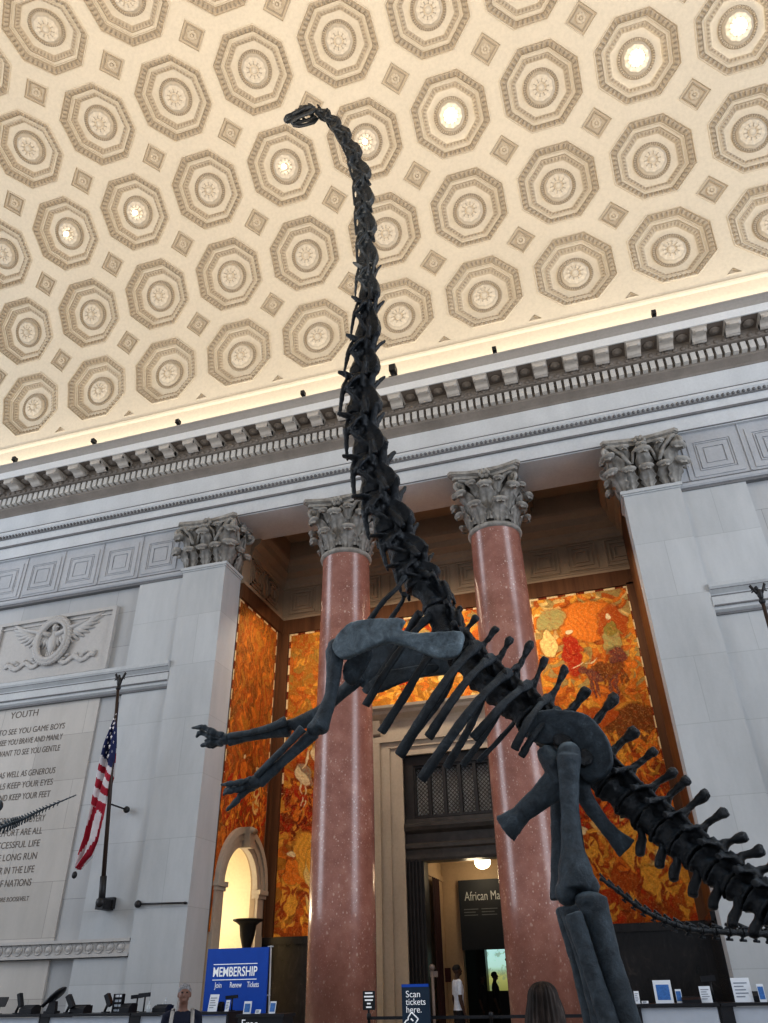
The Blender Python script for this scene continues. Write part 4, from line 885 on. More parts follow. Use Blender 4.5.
limb('humerus', [(-3.108, 9.100, 4.927), (-3.340, 9.120, 4.770), (-3.714, 9.150, 4.525), (-4.078, 9.150, 4.365)], [.12, .09, .085, .11], extra=[((-4.123, 9.150, 4.396), .08)])
limb('ulna', [(-3.268, 7.950, 3.897), (-3.433, 7.920, 3.749), (-3.657, 7.900, 3.568), (-3.899, 7.900, 3.373)], [.085, .07, .06, .065]); limb('radius', [(-3.375, 7.850, 3.927), (-3.533, 7.840, 3.772), (-3.741, 7.840, 3.594), (-3.928, 7.860, 3.442)], [.06, .045, .04, .045], 0.016)
limb('ulna', [(-4.119, 9.150, 4.330), (-4.407, 9.150, 4.319), (-4.712, 9.120, 4.289), (-4.993, 9.100, 4.246)], [.10, .07, .065, .065]); limb('radius', [(-4.138, 9.050, 4.423), (-4.392, 9.050, 4.357), (-4.680, 9.050, 4.321), (-4.973, 9.050, 4.304)], [.07, .05, .045, .05], 0.016)
def hand(carp, digits):
    mb = MB(); mb.ball(carp, (.09, .09, .075), 10, 8); h = bone('forefoot', mb, 0.017, 1)
    for pts, r in digits:
        d = MB(); n = len(pts)
        for k in range(n-1):
            a, b = Vector(pts[k]), Vector(pts[k+1]); q = r*(1-0.12*k)
            d.tube([tuple(a.lerp(b, t_)) for t_ in (0, .15, .5, .85, 1)], [q*.95, q*1.05, q*.68, q*(1.0 if k < n-2 else .55), q*(.8 if k < n-2 else .15)], 8)
        bone('digit', d, 0.012, 1, h)
hand((-3.950, 7.900, 3.399), [([(-3.969, 7.860, 3.424), (-4.123, 7.830, 3.388), (-4.228, 7.820, 3.384), (-4.340, 7.820, 3.382)], .042), ([(-3.986, 7.900, 3.391), (-4.131, 7.880, 3.335), (-4.242, 7.860, 3.318), (-4.301, 7.860, 3.291)], .05), ([(-3.996, 7.950, 3.370), (-4.126, 7.930, 3.280), (-4.175, 7.920, 3.208), (-4.289, 7.920, 3.122)], .05), ([(-4.018, 8.020, 3.375), (-4.137, 8.020, 3.320), (-4.222, 8.020, 3.294)], .042), ([(-4.028, 7.980, 3.432), (-4.173, 7.980, 3.379), (-4.334, 7.980, 3.371), (-4.377, 7.980, 3.298)], .04)])
hand((-5.042, 9.100, 4.290), [([(-5.049, 9.050, 4.318), (-5.227, 9.030, 4.398), (-5.350, 9.020, 4.462), (-5.534, 9.020, 4.467)], .052), ([(-5.074, 9.100, 4.307), (-5.274, 9.100, 4.354), (-5.435, 9.100, 4.424), (-5.486, 9.100, 4.348)], .05), ([(-5.079, 9.120, 4.259), (-5.274, 9.120, 4.265), (-5.422, 9.120, 4.239)], .055), ([(-5.122, 9.200, 4.270), (-5.300, 9.200, 4.248), (-5.427, 9.200, 4.287)], .045), ([(-5.111, 9.200, 4.310), (-5.298, 9.200, 4.355), (-5.417, 9.200, 4.326)], .04)])
# hip
plate('ilium', [(-0.856, 7.860, 3.567), (-0.835, 7.850, 3.726), (-0.762, 7.840, 3.798), (-0.634, 7.820, 3.815), (-0.493, 7.800, 3.788), (-0.327, 7.780, 3.744), (-0.210, 7.760, 3.665), (-0.125, 7.750, 3.534), (-0.081, 7.760, 3.406), (-0.076, 7.780, 3.276), (-0.124, 7.800, 3.172), (-0.223, 7.820, 3.101), (-0.351, 7.840, 3.079), (-0.429, 7.840, 3.189), (-0.482, 7.820, 3.342), (-0.603, 7.840, 3.476), (-0.716, 7.860, 3.473)], 0.14, 0.02, -0.06)
plate('ilium', [(-1.040, 8.600, 3.843), (-0.906, 8.600, 4.011), (-0.567, 8.600, 4.019), (-0.281, 8.600, 3.876), (-0.190, 8.600, 3.649), (-0.205, 8.600, 3.438), (-0.353, 8.600, 3.306), (-0.542, 8.600, 3.447), (-0.786, 8.600, 3.641)], 0.12, 0.03)
def pubis(pts, r, name): limb(name, pts, r, 0.02, 12, flat=0.65)
pubis([(-0.437, 7.850, 3.336), (-0.614, 7.850, 3.131), (-0.819, 7.860, 2.990), (-1.049, 7.900, 2.847), (-1.217, 7.950, 2.738)], [.15, .17, .12, .095, .15], 'pubis'); pubis([(-0.481, 8.500, 3.440), (-0.590, 8.500, 3.346), (-0.802, 8.480, 3.175), (-1.047, 8.400, 2.980), (-1.216, 8.300, 2.820)], [.14, .14, .12, .09, .13], 'pubis')
pubis([(-0.461, 7.900, 3.205), (-0.404, 7.930, 2.971), (-0.298, 7.960, 2.768), (-0.197, 8.000, 2.616), (-0.100, 8.040, 2.503)], [.12, .085, .07, .075, .12], 'ischium'); pubis([(-0.494, 8.450, 3.327), (-0.431, 8.420, 3.055), (-0.315, 8.360, 2.825), (-0.220, 8.300, 2.679), (-0.125, 8.200, 2.552)], [.12, .085, .07, .075, .11], 'ischium')
mb = MB(); mb.tube([(-0.727, 7.900, 3.424), (-0.637, 7.860, 3.250), (-0.573, 7.860, 3.083)], [(.10, .16), (.12, .2), (.12, .16)], 10, hint=(0, 1, 0)); mb.tube([(-0.731, 7.920, 3.194), (-0.577, 7.840, 3.240), (-0.431, 7.840, 3.304)], [.06, .07, .06], 8); bone('acetabulum_rim', mb, 0.022, 2)
# hind limbs
limb('femur', [(-0.480, 7.620, 3.286), (-0.510, 7.600, 3.070), (-0.542, 7.580, 2.784), (-0.565, 7.560, 2.501), (-0.567, 7.550, 2.312), (-0.575, 7.550, 2.145)], [.125, .098, .088, .10, .155, .16], 0.022, 14, [((-0.478, 7.660, 3.323), .12), ((-0.667, 7.560, 2.119), .11), ((-0.469, 7.560, 2.164), .10)], 0.9)
limb('femur', [(-0.650, 8.600, 3.447), (-0.713, 8.620, 3.094), (-0.761, 8.640, 2.706), (-0.785, 8.650, 2.407), (-0.792, 8.650, 2.154)], [.13, .10, .095, .12, .16], 0.03, 12)
TB0, TB1, TB2 = Vector((-0.459, 7.520, 2.052)), Vector((-0.392, 7.480, 1.606)), Vector((-0.327, 7.450, 1.179))
FB0, FB1, FB2 = Vector((-0.627, 7.420, 1.953)), Vector((-0.545, 7.400, 1.573)), Vector((-0.461, 7.380, 1.183))
def down(a, b, z): return b+(b-a)*((z-b.z)/(b.z-a.z))
TB3, FB3 = down(TB1, TB2, 0.62), down(FB1, FB2, 0.62)
limb('tibia', [tuple(TB0), tuple(TB1), tuple(TB2), tuple(TB3)], [.135, .105, .115, .14], 0.022, 14, [(tuple(TB0+Vector((-.02, 0, 0))), (.14, .13, .07))]); limb('fibula', [tuple(FB0), tuple(FB1), tuple(FB2), tuple(FB3)], [.085, .075, .085, .10], 0.02)
G0, G1, G2 = Vector((-0.727, 8.620, 2.104)), Vector((-0.648, 8.600, 1.618)), Vector((-0.581, 8.580, 1.139)); G3 = down(G1, G2, 0.62)
limb('tibia', [tuple(G0), tuple(G1), tuple(G2), tuple(G3)], [.15, .11, .12, .14], 0.03); g_ = Vector((-.12, .14, 0)); limb('fibula', [tuple(G0+g_), tuple(G1+g_), tuple(G2+g_), tuple(G3+g_)], [.08, .07, .08, .1], 0.03)
for base in (TB3, G3):
    mb = MB(); mb.ball(tuple(base+Vector((-.06, 0, -.04))), (.2, .2, .1), 12, 8); ft = bone('hindfoot', mb, 0.025, 1)
    for k in range(5):
        a = PI+(k-2)*0.42; d = Vector((cos(a), -sin(a), 0)); s_ = base+Vector((-.08, 0, -.06))
        mb = MB(); L_ = .52-.05*abs(k-1.5)
        mb.tube([tuple(s_+d*.06), tuple(s_+d*(L_*.45)+Vector((0, 0, -.13))), tuple(s_+d*(L_*.8)+Vector((0, 0, -.2))), tuple(s_+d*(L_*1.25)+Vector((0, 0, -.25)))], [.07, .05, .06, .02], 8)
        bone('digit', mb, 0.02, 1, ft)
# chevrons under the tail
for a, b, c_ in (((0.043, 8.050, 2.723), (0.044, 8.020, 2.587), (0.014, 7.960, 2.426)), ((0.239, 8.000, 2.571), (0.198, 7.960, 2.458), (0.159, 7.900, 2.312)), ((0.381, 7.950, 2.454), (0.294, 7.900, 2.337), (0.258, 7.850, 2.196)), ((0.512, 7.880, 2.323), (0.434, 7.840, 2.211), (0.384, 7.780, 2.059)), ((0.660, 7.800, 2.164), (0.564, 7.760, 2.080), (0.519, 7.700, 1.956)), ((0.777, 7.740, 2.039), (0.684, 7.680, 1.941), (0.630, 7.620, 1.809)), ((0.898, 7.680, 1.925), (0.824, 7.620, 1.845), (0.767, 7.560, 1.738)), ((1.012, 7.600, 1.823), (0.937, 7.540, 1.738), (0.889, 7.500, 1.636))):
    mb = MB()
    for s in (-.07, .07):
        mb.tube([tuple(Vector(a)+LAT*s+Vector((-.01, 0, .10))), tuple(Vector(b)+LAT*(s*.3)+Vector((.02, 0, 0))), tuple(Vector(c_)+Vector((.01, 0, .02)))], [.045, .036, .028], 8)
    mb.tube(curve([tuple(Vector(b)+Vector((.02, 0, 0))), tuple(Vector(b).lerp(Vector(c_), .5)+Vector((-.012, 0, 0))), c_], 4), [.044]*6+[.047, .05, .03], 8); bone('chevron', mb, 0.015, 2, mat='bonedark')
# the tail swings round out to the right and its whip end returns behind
TP = [Vector((1.100, 7.560, 1.860)), Vector((2.0, 7.65, 2.0)), Vector((3.0, 8.1, 1.95)), Vector((3.9, 8.9, 1.9)), Vector((4.2, 9.9, 1.85)), Vector((3.6, 10.7, 1.85)), Vector((1.478, 10.800, 1.859)), Vector((1.211, 10.700, 1.888)), Vector((0.835, 10.600, 1.910)), Vector((0.458, 10.500, 1.938)), Vector((0.180, 10.400, 2.023)), Vector((-0.100, 10.300, 2.169)), Vector((-0.311, 10.200, 2.346)), Vector((-0.487, 10.100, 2.482))]
path = [Vector(p) for p in curve([tuple(p) for p in TP], 40)]; acc = [0]
for i in range(1, len(path)): acc.append(acc[-1]+(path[i]-path[i-1]).length)
tot = acc[-1]; pos = 0.0; nodes = []
def at_len(s):
    for i in range(1, len(acc)):
        if acc[i] >= s: return path[i-1].lerp(path[i], (s-acc[i-1])/max(1e-6, acc[i]-acc[i-1]))
    return path[-1]
while pos < tot-0.03:
    f = pos/tot; nodes.append((at_len(pos), f)); pos += lerp(.26, .15, min(1, f*1.7)) if f < .9 else .12
nodes.append((path[-1], 1.0))
for i in range(len(nodes)-1):
    (p0, f), (p1, _) = nodes[i], nodes[i+1]; T = (p1-p0).normalized(); Up = Vector((0, 0, 1)); Up = (Up-T*Up.dot(T)).normalized(); l = (p1-p0).length
    r = lerp(.115, .10, min(1, f/.55)) if f < .55 else lerp(.10, .034, (f-.55)/.45)
    mb = MB(); spool(mb, p0+T*(.02*l), p1-T*(.02*l), r*.8, 8); h = r*lerp(2.2, 1.15, f)
    mb.tube([tuple(p0.lerp(p1, .45)+Up*(r*.5)), tuple(p1+T*(.2*l)+Up*h)], [r*.42, r*.3], 6)
    for s in (-1, 1): mb.tube([tuple(p0.lerp(p1, .2)+Up*(r*.6)), tuple(p0-T*(.2*l)+Up*(r*.9)+T.cross(Up)*(s*r*.5))], [r*.3, r*.22], 6)
    if f < .96: mb.tube([tuple(p1-Up*(r*.4)), tuple(p1+T*(.15*l)-Up*(h*1.0))], [r*.36, r*.26], 6); mb.tube([tuple(p1+T*(.3*l)-Up*(h*.95)), tuple(p1-T*(.2*l)-Up*(h*.95))], [r*.24, r*.24], 6)
    o = wobj(mb, 'caudal_vertebra', M['bonedark'], DINO)
# skull with open windows, jaw slightly parted
def skull():
    hd = Vector((-3.634, 7.720, 16.422)); sn = Vector((-4.197, 7.600, 16.199)); ax = (sn-hd); l = ax.length; ax.normalize(); up_ = LAT.cross(ax); up_ = up_ if up_.z > 0 else -up_; up_.normalize(); L = ax.cross(up_)
    def q(a, b, c): return tuple(hd+ax*(a*l)+up_*((b*1.55+.02)*l)+L*(c*l*1.1))
    mb = MB()
    mb.tube([q(.62, .02, 0), q(.78, .02, 0), q(.94, .0, 0), q(1.04, -.03, 0)], [(.13*l, .13*l), (.15*l, .12*l), (.15*l, .10*l), (.08*l, .06*l)], 10, hint=tuple(up_))
    mb.tube([q(-.08, .04, 0), q(.05, .10, 0), q(.18, .19, 0), q(.32, .21, 0), q(.5, .15, 0), q(.66, .09, 0)], [(.09*l, .10*l), (.14*l, .11*l), (.15*l, .11*l), (.13*l, .08*l), (.11*l, .08*l), (.12*l, .09*l)], 10, hint=tuple(up_))
    for s in (-1, 1):
        mb.tube([q(.75, -.05, .12*s), q(.55, -.06, .15*s), q(.3, -.05, .17*s), q(.12, -.06, .16*s), q(.03, -.10, .13*s)], [.075*l, .06*l, .055*l, .065*l, .085*l], 8)
        mb.tube([q(.08, .12, .12*s), q(.06, .0, .15*s), q(.04, -.12, .14*s)], [.08*l, .07*l, .075*l], 8)
        mb.tube([q(.34, .18, .11*s), q(.38, .06, .16*s), q(.36, -.05, .17*s)], [.07*l, .055*l, .06*l], 8)
        mb.tube([q(.52, .13, .08*s), q(.56, .02, .13*s), q(.56, -.06, .15*s)], [.065*l, .055*l, .06*l], 8)
    sk = bone('skull', mb, 0.011, 1, mat='bonedark', rough=.006)
    mb = MB()
    for s in (-1, 1): mb.tube([q(.02, -.17, .13*s), q(.2, -.27, .15*s), q(.45, -.29, .14*s), q(.7, -.28, .12*s), q(.88, -.26, .05*s)], [(.06*l, .10*l), (.06*l, .11*l), (.055*l, .08*l), (.06*l, .09*l), (.06*l, .08*l)], 8, hint=tuple(up_))
    mb.ball(q(.84, -.22, 0), .09*l, 8, 6); bone('jaw', mb, 0.011, 1, sk, 'bonedark', .006)
    mb = MB()
    for s in (-1, 1):
        for k in range(6): a = .7+.055*k; mb.tube([q(a, -.06, (.12-.012*k)*s), q(a+.02, -.15, (.115-.012*k)*s)], [.016*l, .008*l], 5)
    wobj(mb, 'teeth', M['bone'], sk)
skull()
b = MB(); b.prism([(-2.2, 6.4), (2.0, 6.3), (2.3, 7.2), (2.3, 9.4), (1.6, 10.2), (-1.8, 10.2), (-2.4, 9.4), (-2.4, 7.0)], 'z', 0, 0.32); b.prism([(-2.25, 6.35), (1.95, 6.35), (2.25, 7.2), (2.25, 9.35), (1.55, 10.15), (-1.75, 10.15), (-2.35, 9.35), (-2.35, 7.05)], 'z', 0.32, 0.36); wobj(b, 'mount_base', M['darkmarble'], DINO)
b = MB(); s0_ = Vector(AXS[9][0]); b.tube([(s0_.x, s0_.y+.1, .3), (s0_.x, s0_.y+.05, s0_.z-.1)], .035, 10); e0 = Vector(AXS[2][0])
wobj(b, 'support_rod', M['black'], DINO)
# ------------------------------------------------------------------ second skeleton: only its tail end reaches into view on the left
A2 = thing('dinosaur_skeleton', 'thin tail end of another skeleton crossing the carved inscription at far left', 'dinosaur skeleton', (-8.6, 9.5, 0))
tp = [Vector(p) for p in curve([tuple(Vector((-8.779, 9.500, 3.487))+Vector((-2.2, .3, -.5))), tuple(Vector((-8.779, 9.500, 3.487))+Vector((-1.0, .1, -.25))), (-8.779, 9.500, 3.487), (-8.424, 9.500, 3.578), (-8.048, 9.500, 3.707), (-7.576, 9.500, 3.848)], 8)]
for i in range(len(tp)-1):
    p0, p1 = tp[i], tp[i+1]; T = (p1-p0).normalized(); Up = Vector((0, 0, 1)); Up = (Up-T*Up.dot(T)).normalized(); f = i/(len(tp)-1); r = lerp(.085, .012, f**.8); l = (p1-p0).length
    mb = MB(); spool(mb, p0, p1, r*.7, 8)
    if f < .9:
        mb.tube([tuple(p0.lerp(p1, .5)+Up*(r*.4)), tuple(p0+Up*(r*1.7)+T*(-.1*l))], [r*.35, r*.25], 6); mb.tube([tuple(p0.lerp(p1, .1)-Up*(r*.4)), tuple(p0-Up*(r*2.0)-T*(.25*l))], [r*.3, r*.28], 6)
    wobj(mb, 'caudal_vertebra', M['bone'], A2)
b = MB(); b.tube([tuple(tp[0]), (tp[0].x, tp[0].y, 0.05)], .03, 8); b.box(tp[0].x-.4, tp[0].x+.4, tp[0].y-.4, tp[0].y+.4, 0, .06); wobj(b, 'support_rod', M['black'], A2)
mb = MB(); c0 = (-9.137, 9.700, 3.850); mb.tube([tuple(Vector(c0)+Vector((-1.4, .3, .1))), tuple(Vector(c0)+Vector((-.5, .1, 0))), c0], [.06, .05, .085], 8); mb.ball(c0, .1, 10, 8)
wobj(mb, 'limb_bone', M['bone'], A2)

# ------------------------------------------------------------------ carved inscription and eagle relief
ins = thing('inscription', 'carved stone inscription headed YOUTH on the left wall', 'inscription', (-17.83, D+0.17, 6.5), 0, None, 'thing')
LINES = [(8.39, 'I WANT TO SEE YOU GAME BOYS'), (8.06, 'I WANT TO SEE YOU BRAVE AND MANLY'), (7.72, 'AND I ALSO WANT TO SEE YOU GENTLE'), (7.06, 'BE PRACTICAL AS WELL AS GENEROUS'), (6.73, 'IN YOUR IDEALS KEEP YOUR EYES'), (6.39, 'ON THE STARS AND KEEP YOUR FEET'),
         (5.73, 'COURAGE HARD WORK SELF MASTERY'), (5.39, 'AND INTELLIGENT EFFORT ARE ALL'), (5.06, 'ESSENTIAL TO SUCCESSFUL LIFE'), (4.73, 'CHARACTER IN THE LONG RUN'), (4.39, 'IS THE DECISIVE FACTOR IN THE LIFE'), (4.06, 'OF INDIVIDUALS AND OF NATIONS')]
def wall_text(body, x, z, size, width, al='CENTER'):
    o = text('text_line', body, size, (0, 0, 0), (PI/2, 0, 0), M['incised'], None, al, 0.002)
    bpy.context.view_layer.update(); o.scale = (width/max(0.01, o.dimensions.x), 1, 1); o.location = (x, D+0.165, z); adopt(o, ins)
wall_text('YOUTH', -17.83, 8.92, 0.30, 1.05)
for z, b_ in LINES: wall_text(b_, -17.85, z, 0.255, 3.3)
wall_text('THEODORE ROOSEVELT', -16.16, 3.66, 0.16, 1.5, 'RIGHT')
rel = thing('eagle_relief', 'carved stone panel of a spread eagle inside a wreath, high on left wall', 'relief', (-17.4, D+0.22, 11.2), 0, None, 'thing')
w = MB(); cx, cz, y0 = -17.35, 11.3, D+0.2
for a, b, c_, e in ((-19.75, -15.05, 12.12, 12.24), (-19.75, -15.05, 10.05, 10.15), (-15.2, -15.05, 10.15, 12.12), (-19.75, -19.6, 10.15, 12.12)): w.box(a, b, D+0.08, D+0.3, c_, e)
w.box(-19.6, -15.2, D+0.13, D+0.3, 11.98, 12.03); w.box(-19.6, -15.2, D+0.17, D+0.3, 10.15, 12.12); wobj(w, 'panel_frame', M['relief'], rel)
w = MB()
for k in range(44):
    a = 2*PI*k/44; c_ = (cx+0.55*cos(a), y0-0.15, cz+0.68*sin(a)+0.02)
    fr = Matrix.Rotation(-a+0.5, 4, 'Y'); w.ball(c_, (0.07, 0.09, 0.16), 8, 6, fr); w.ball((cx+0.65*cos(a), y0-0.13, cz+0.79*sin(a)+0.02), (0.07, 0.08, 0.13), 8, 6, Matrix.Rotation(-a-0.6, 4, 'Y'))
wobj(w, 'wreath', M['relief'], rel)
w = MB(); w.ball((cx, y0-0.06, cz), (0.2, 0.12, 0.42), 12, 10); w.ball((cx, y0-0.10, cz+0.48), (0.11, 0.11, 0.14), 10, 8); w.tube([(cx+0.08, y0-0.14, cz+0.5), (cx+0.2, y0-0.14, cz+0.46)], [0.05, 0.01], 6)
for k in range(5): w.ball((cx+(k-2)*0.08, y0-0.05, cz-0.48), (0.05, 0.06, 0.18), 8, 6)
for s in (-1, 1):
    for k in range(11):
        t_ = k/10; bx, bz = cx+s*lerp(0.15, 1.0, t_), cz+lerp(0.15, 0.42, t_**.7)
        ln = lerp(0.35, 0.95, t_); an = lerp(-1.3, 0.45, t_)
        w.tube([(bx, y0-0.07, bz), (bx+s*ln*.5*cos(an), y0-0.08, bz+ln*.5*sin(an)), (bx+s*ln*cos(an), y0-0.03, bz+ln*sin(an)*1.1)], [(0.07, 0.05), (0.085, 0.05), (0.03, 0.03)], 8, hint=(0, 1, 0))
    w.tube([(cx+s*0.1, y0-0.1, cz+0.2), (cx+s*0.5, y0-0.11, cz+0.36), (cx+s*1.0, y0-0.09, cz+0.5), (cx+s*1.5, y0-0.06, cz+0.66)], [0.10, 0.09, 0.07, 0.04], 8)
wobj(w, 'eagle', M['relief'], rel)
w = MB()
for s in (-1, 1):
    pts = [(cx+s*lerp(0.1, 1.75, k/14), y0-0.06, cz-0.72+0.09*sin(k*1.1)) for k in range(15)]; w.tube(pts, [(0.04, 0.09)]*15, 8, hint=(0, 0, 1))
    for k in range(14):
        a = lerp(0.2, 1.7, k/13); w.ball((cx+s*a, y0-0.05, cz-0.66+0.12*sin(k*2.1)), (0.10, 0.06, 0.05), 8, 6, Matrix.Rotation(s*0.7*sin(k), 4, 'Y'))
wobj(w, 'ribbon', M['relief'], rel)

# ------------------------------------------------------------------ flagpoles and flag
M['pole'] = plain('dark_brown_pole', (0.045, 0.028, 0.022), 0.4); M['iron'] = plain('black_iron', (0.02, 0.02, 0.022), 0.45)
def flagpole(bx, label):
    fp = thing('flagpole', label, 'flagpole', (bx, D, 3.4)); B = Vector((bx, 18.72, 3.5)); T_ = Vector((bx-0.0, 17.85, 8.78))
    w = MB(); w.tube([tuple(B), tuple(T_)], [0.06, 0.042], 12); wobj(w, 'pole', M['pole'], fp)
    w = MB(); w.tube([tuple(B-(T_-B)*0.03), tuple(B.lerp(T_, 0.10))], 0.085, 12); w.box(bx-0.11, bx+0.11, 18.65, D+0.2, 3.26, 3.5); w.box(bx-0.16, bx+0.16, 19.0, D+0.2, 3.3, 3.56); w.ball((bx, 18.7, 3.42), 0.13, 12, 8); wobj(w, 'bracket', M['iron'], fp)
    a = B.lerp(T_, 0.43); w = MB(); w.tube([tuple(a), (bx+0.12, D-0.02, a.z-0.05)], 0.022, 8); w.ball((bx+0.12, D+0.0, a.z-0.05), 0.09, 10, 8); wobj(w, 'strut', M['iron'], fp)
    w = MB(); w.ball(tuple(T_+Vector((0, 0, 0.06))), 0.075, 10, 8); w.ball(tuple(T_+Vector((0, 0, 0.24))), (0.07, 0.07, 0.14), 10, 8); w.ball(tuple(T_+Vector((-.04, 0, 0.40))), (0.045, 0.045, 0.06), 8, 6)
    for s in (-1, 1):
        for k in range(4): w.tube([tuple(T_+Vector((s*.05, 0, .26))), tuple(T_+Vector((s*(.10+.02*k), .0, .36+.04*k))), tuple(T_+Vector((s*(.17-.01*k), 0, .30+.07*k)))], [.03, .035, .012], 6)
    wobj(w, 'eagle_finial', M['iron'], fp); return fp
flagpole(-13.5, 'tall dark flagpole leaning out from the left wall beside the inscription')
flagpole(3.78, 'dark flagpole on the right wall showing only its eagle top at the frame edge')
M['fred'] = plain('flag_red', (0.36, 0.022, 0.045), 0.8, 0.15); M['fwhite'] = plain('flag_white', (0.66, 0.64, 0.66), 0.8, 0.1); M['fblue'] = plain('flag_blue', (0.022, 0.03, 0.10), 0.8, 0.2)
flg = thing('flag', 'limp red and white striped flag with blue starred corner hanging from a pole', 'flag', (-13.6, 18.2, 7.0))
LE = [(-13.500, 17.950, 8.456), (-13.586, 18.000, 7.904), (-13.737, 18.050, 7.371), (-13.819, 18.100, 6.843), (-13.878, 18.150, 6.510), (-13.927, 18.200, 5.998), (-13.944, 18.250, 5.495), (-14.007, 18.300, 4.933), (-14.106, 18.330, 4.601), (-14.204, 18.360, 4.273)]
RE = [(-13.466, 17.950, 8.452), (-13.452, 18.000, 7.890), (-13.406, 18.050, 7.339), (-13.395, 18.100, 6.805), (-13.412, 18.150, 6.418), (-13.505, 18.200, 6.095), (-13.586, 18.250, 5.724), (-13.619, 18.300, 4.859), (-13.741, 18.330, 4.483), (-14.119, 18.360, 4.173)]
def edge(E_, v):
    f = v*(len(E_)-1); i = min(len(E_)-2, int(f)); return Vector(E_[i]).lerp(Vector(E_[i+1]), f-i)
def flagpt(u, v):
    p = edge(LE, v).lerp(edge(RE, v), u); wv = min(1, v*4); return tuple(p+Vector((0.02*sin(u*9+v*6)*wv, -0.10*sin(u*10+v*3)*wv-0.04*sin(u*19+2-v*7)*wv, 0)))
fl = MB(); nu, nv = 36, 150; vs = [flagpt(i/nu, j/nv) for j in range(nv+1) for i in range(nu+1)]; fl.add(vs, [])
for j in range(nv):
    for i in range(nu):
        u, v = (i+.5)/nu, (j+.5)/nv; d = v+0.10*(0.5-u)
        if d < 0.34 and not (v > 0.25 and u > 0.93): mi = 2
        elif d < 0.66: mi = 0 if int((d-0.34)/0.053) % 2 else 1
        else: mi = 0 if int((u*1.0+(v-0.6)*1.0+0.25)*5.2) % 2 == 0 else 1
        fl.f.append((j*(nu+1)+i, j*(nu+1)+i+1, (j+1)*(nu+1)+i+1, (j+1)*(nu+1)+i)); fl.mi.append(mi); fl.sm.append(True)
cloth = wobj(fl, 'cloth', [M['fred'], M['fwhite'], M['fblue']], flg)
st = MB()
for j in range(11):
    for i in range(3 if j > 3 else 2):
        u = (i+.5+(.3 if j % 2 else 0))/(3.4 if j > 3 else 2.4); v = 0.045+j*0.026
        if u > .95: continue
        p = Vector(flagpt(u, v))+Vector((0, -0.012, 0)); ring = []
        for k in range(10):
            rr = (0.055 if k % 2 == 0 else 0.024)*(.6+.4*min(1, j/4)); a = PI/2+k*PI/5; ring.append((p.x+rr*cos(a)*.8, p.y-.02, p.z+rr*sin(a)))
        wobj(MB().add(ring, [tuple(range(10))]), 'star', M['fwhite'], cloth)
o = wobj(MB().ball((-14.207, 18.370, 4.060), (.07, .07, .09), 8, 6), 'tassel', M['iron'], flg)
w = MB(); w.tube([(-12.53, D-0.05, 3.36), (-11.15, D-0.07, 3.33)], 0.022, 8); w.ball((-12.55, D-0.05, 3.36), .09, 10, 8); w.tube([(-12.55, D+.02, 3.36), (-12.55, D-.06, 3.36)], .05, 8); w.tube([(-11.18, D+.02, 3.33), (-11.18, D-.08, 3.33)], .03, 8)
tag(w.obj('metal_rod', M['iron']), 'thin horizontal metal rod with a knob fixed low on left pilaster', 'rod')

# ------------------------------------------------------------------ torchere, lamp, exhibits in the hall
w = MB(); bx, by = AX0+0.45, 21.55
w.lathe([(.28, 0), (.28, .08), (.16, .14), (.09, .3), (.075, 1.2), (.085, 2.2), (.12, 2.3), (.10, 2.36), (.14, 2.5), (.20, 2.7), (.23, 2.95), (.32, 3.02), (.42, 3.06), (.43, 3.1), (.36, 3.1), (.02, 3.0)], 28, (bx, by, 0))
tag(w.obj('torchere', M['black']), 'black urn-topped standing torch lamp in front of the lit arch', 'lamp')
gl = thing('ceiling_globe_lamp', 'glowing round ceiling lamp in the passage beyond the doorway', 'lamp', (-4.616, 25.000, 4.614))
MB().ball((0, 0, 0), (.25, .25, .2), 20, 12).obj('globe', emit('lamp_globe', (1.0, 0.86, 0.62), 3.5), gl); MB().lathe([(.27, .10), (.29, .14), (.29, .17), (.2, .2), (.06, .24), (.04, .5)], 24).obj('collar', M['bronze'], gl)
M['navy'] = plain('near_black_banner', (0.012, 0.016, 0.022), 0.6, 0.1); M['white'] = plain('white_paint', (0.75, 0.75, 0.75), 0.6, 0.03); M['palelet'] = plain('pale_lettering', (0.42, 0.44, 0.45), 0.6, 0.03)
bn = thing('hall_banner', 'dark overhead banner reading African Mammals above the inner hall opening', 'sign', (-4.65, 26.05, 3.3))
wobj(MB().box(-5.64, -3.62, 26.0, 26.1, 2.35, 4.25), 'panel', M['navy'], bn)
o = text('lettering', 'African Mammals', 0.36, (-5.46, 25.99, 3.78), (PI/2, 0, 0), M['palelet'], None, 'LEFT', 0.003); bpy.context.view_layer.update(); o.scale = (1.78/o.dimensions.x, 1, 1); adopt(o, bn)
w = MB()
for a, b in ((-5.5, -5.05), (-4.95, -4.45)):
    for z, k in ((3.42, 1), (3.34, .8), (3.26, .95)): w.box(a, lerp(a, b, k), 25.99, 26.005, z, z+0.025)
wobj(w, 'small_print', plain('grey_print', (0.12, 0.13, 0.14), 0.7), bn)
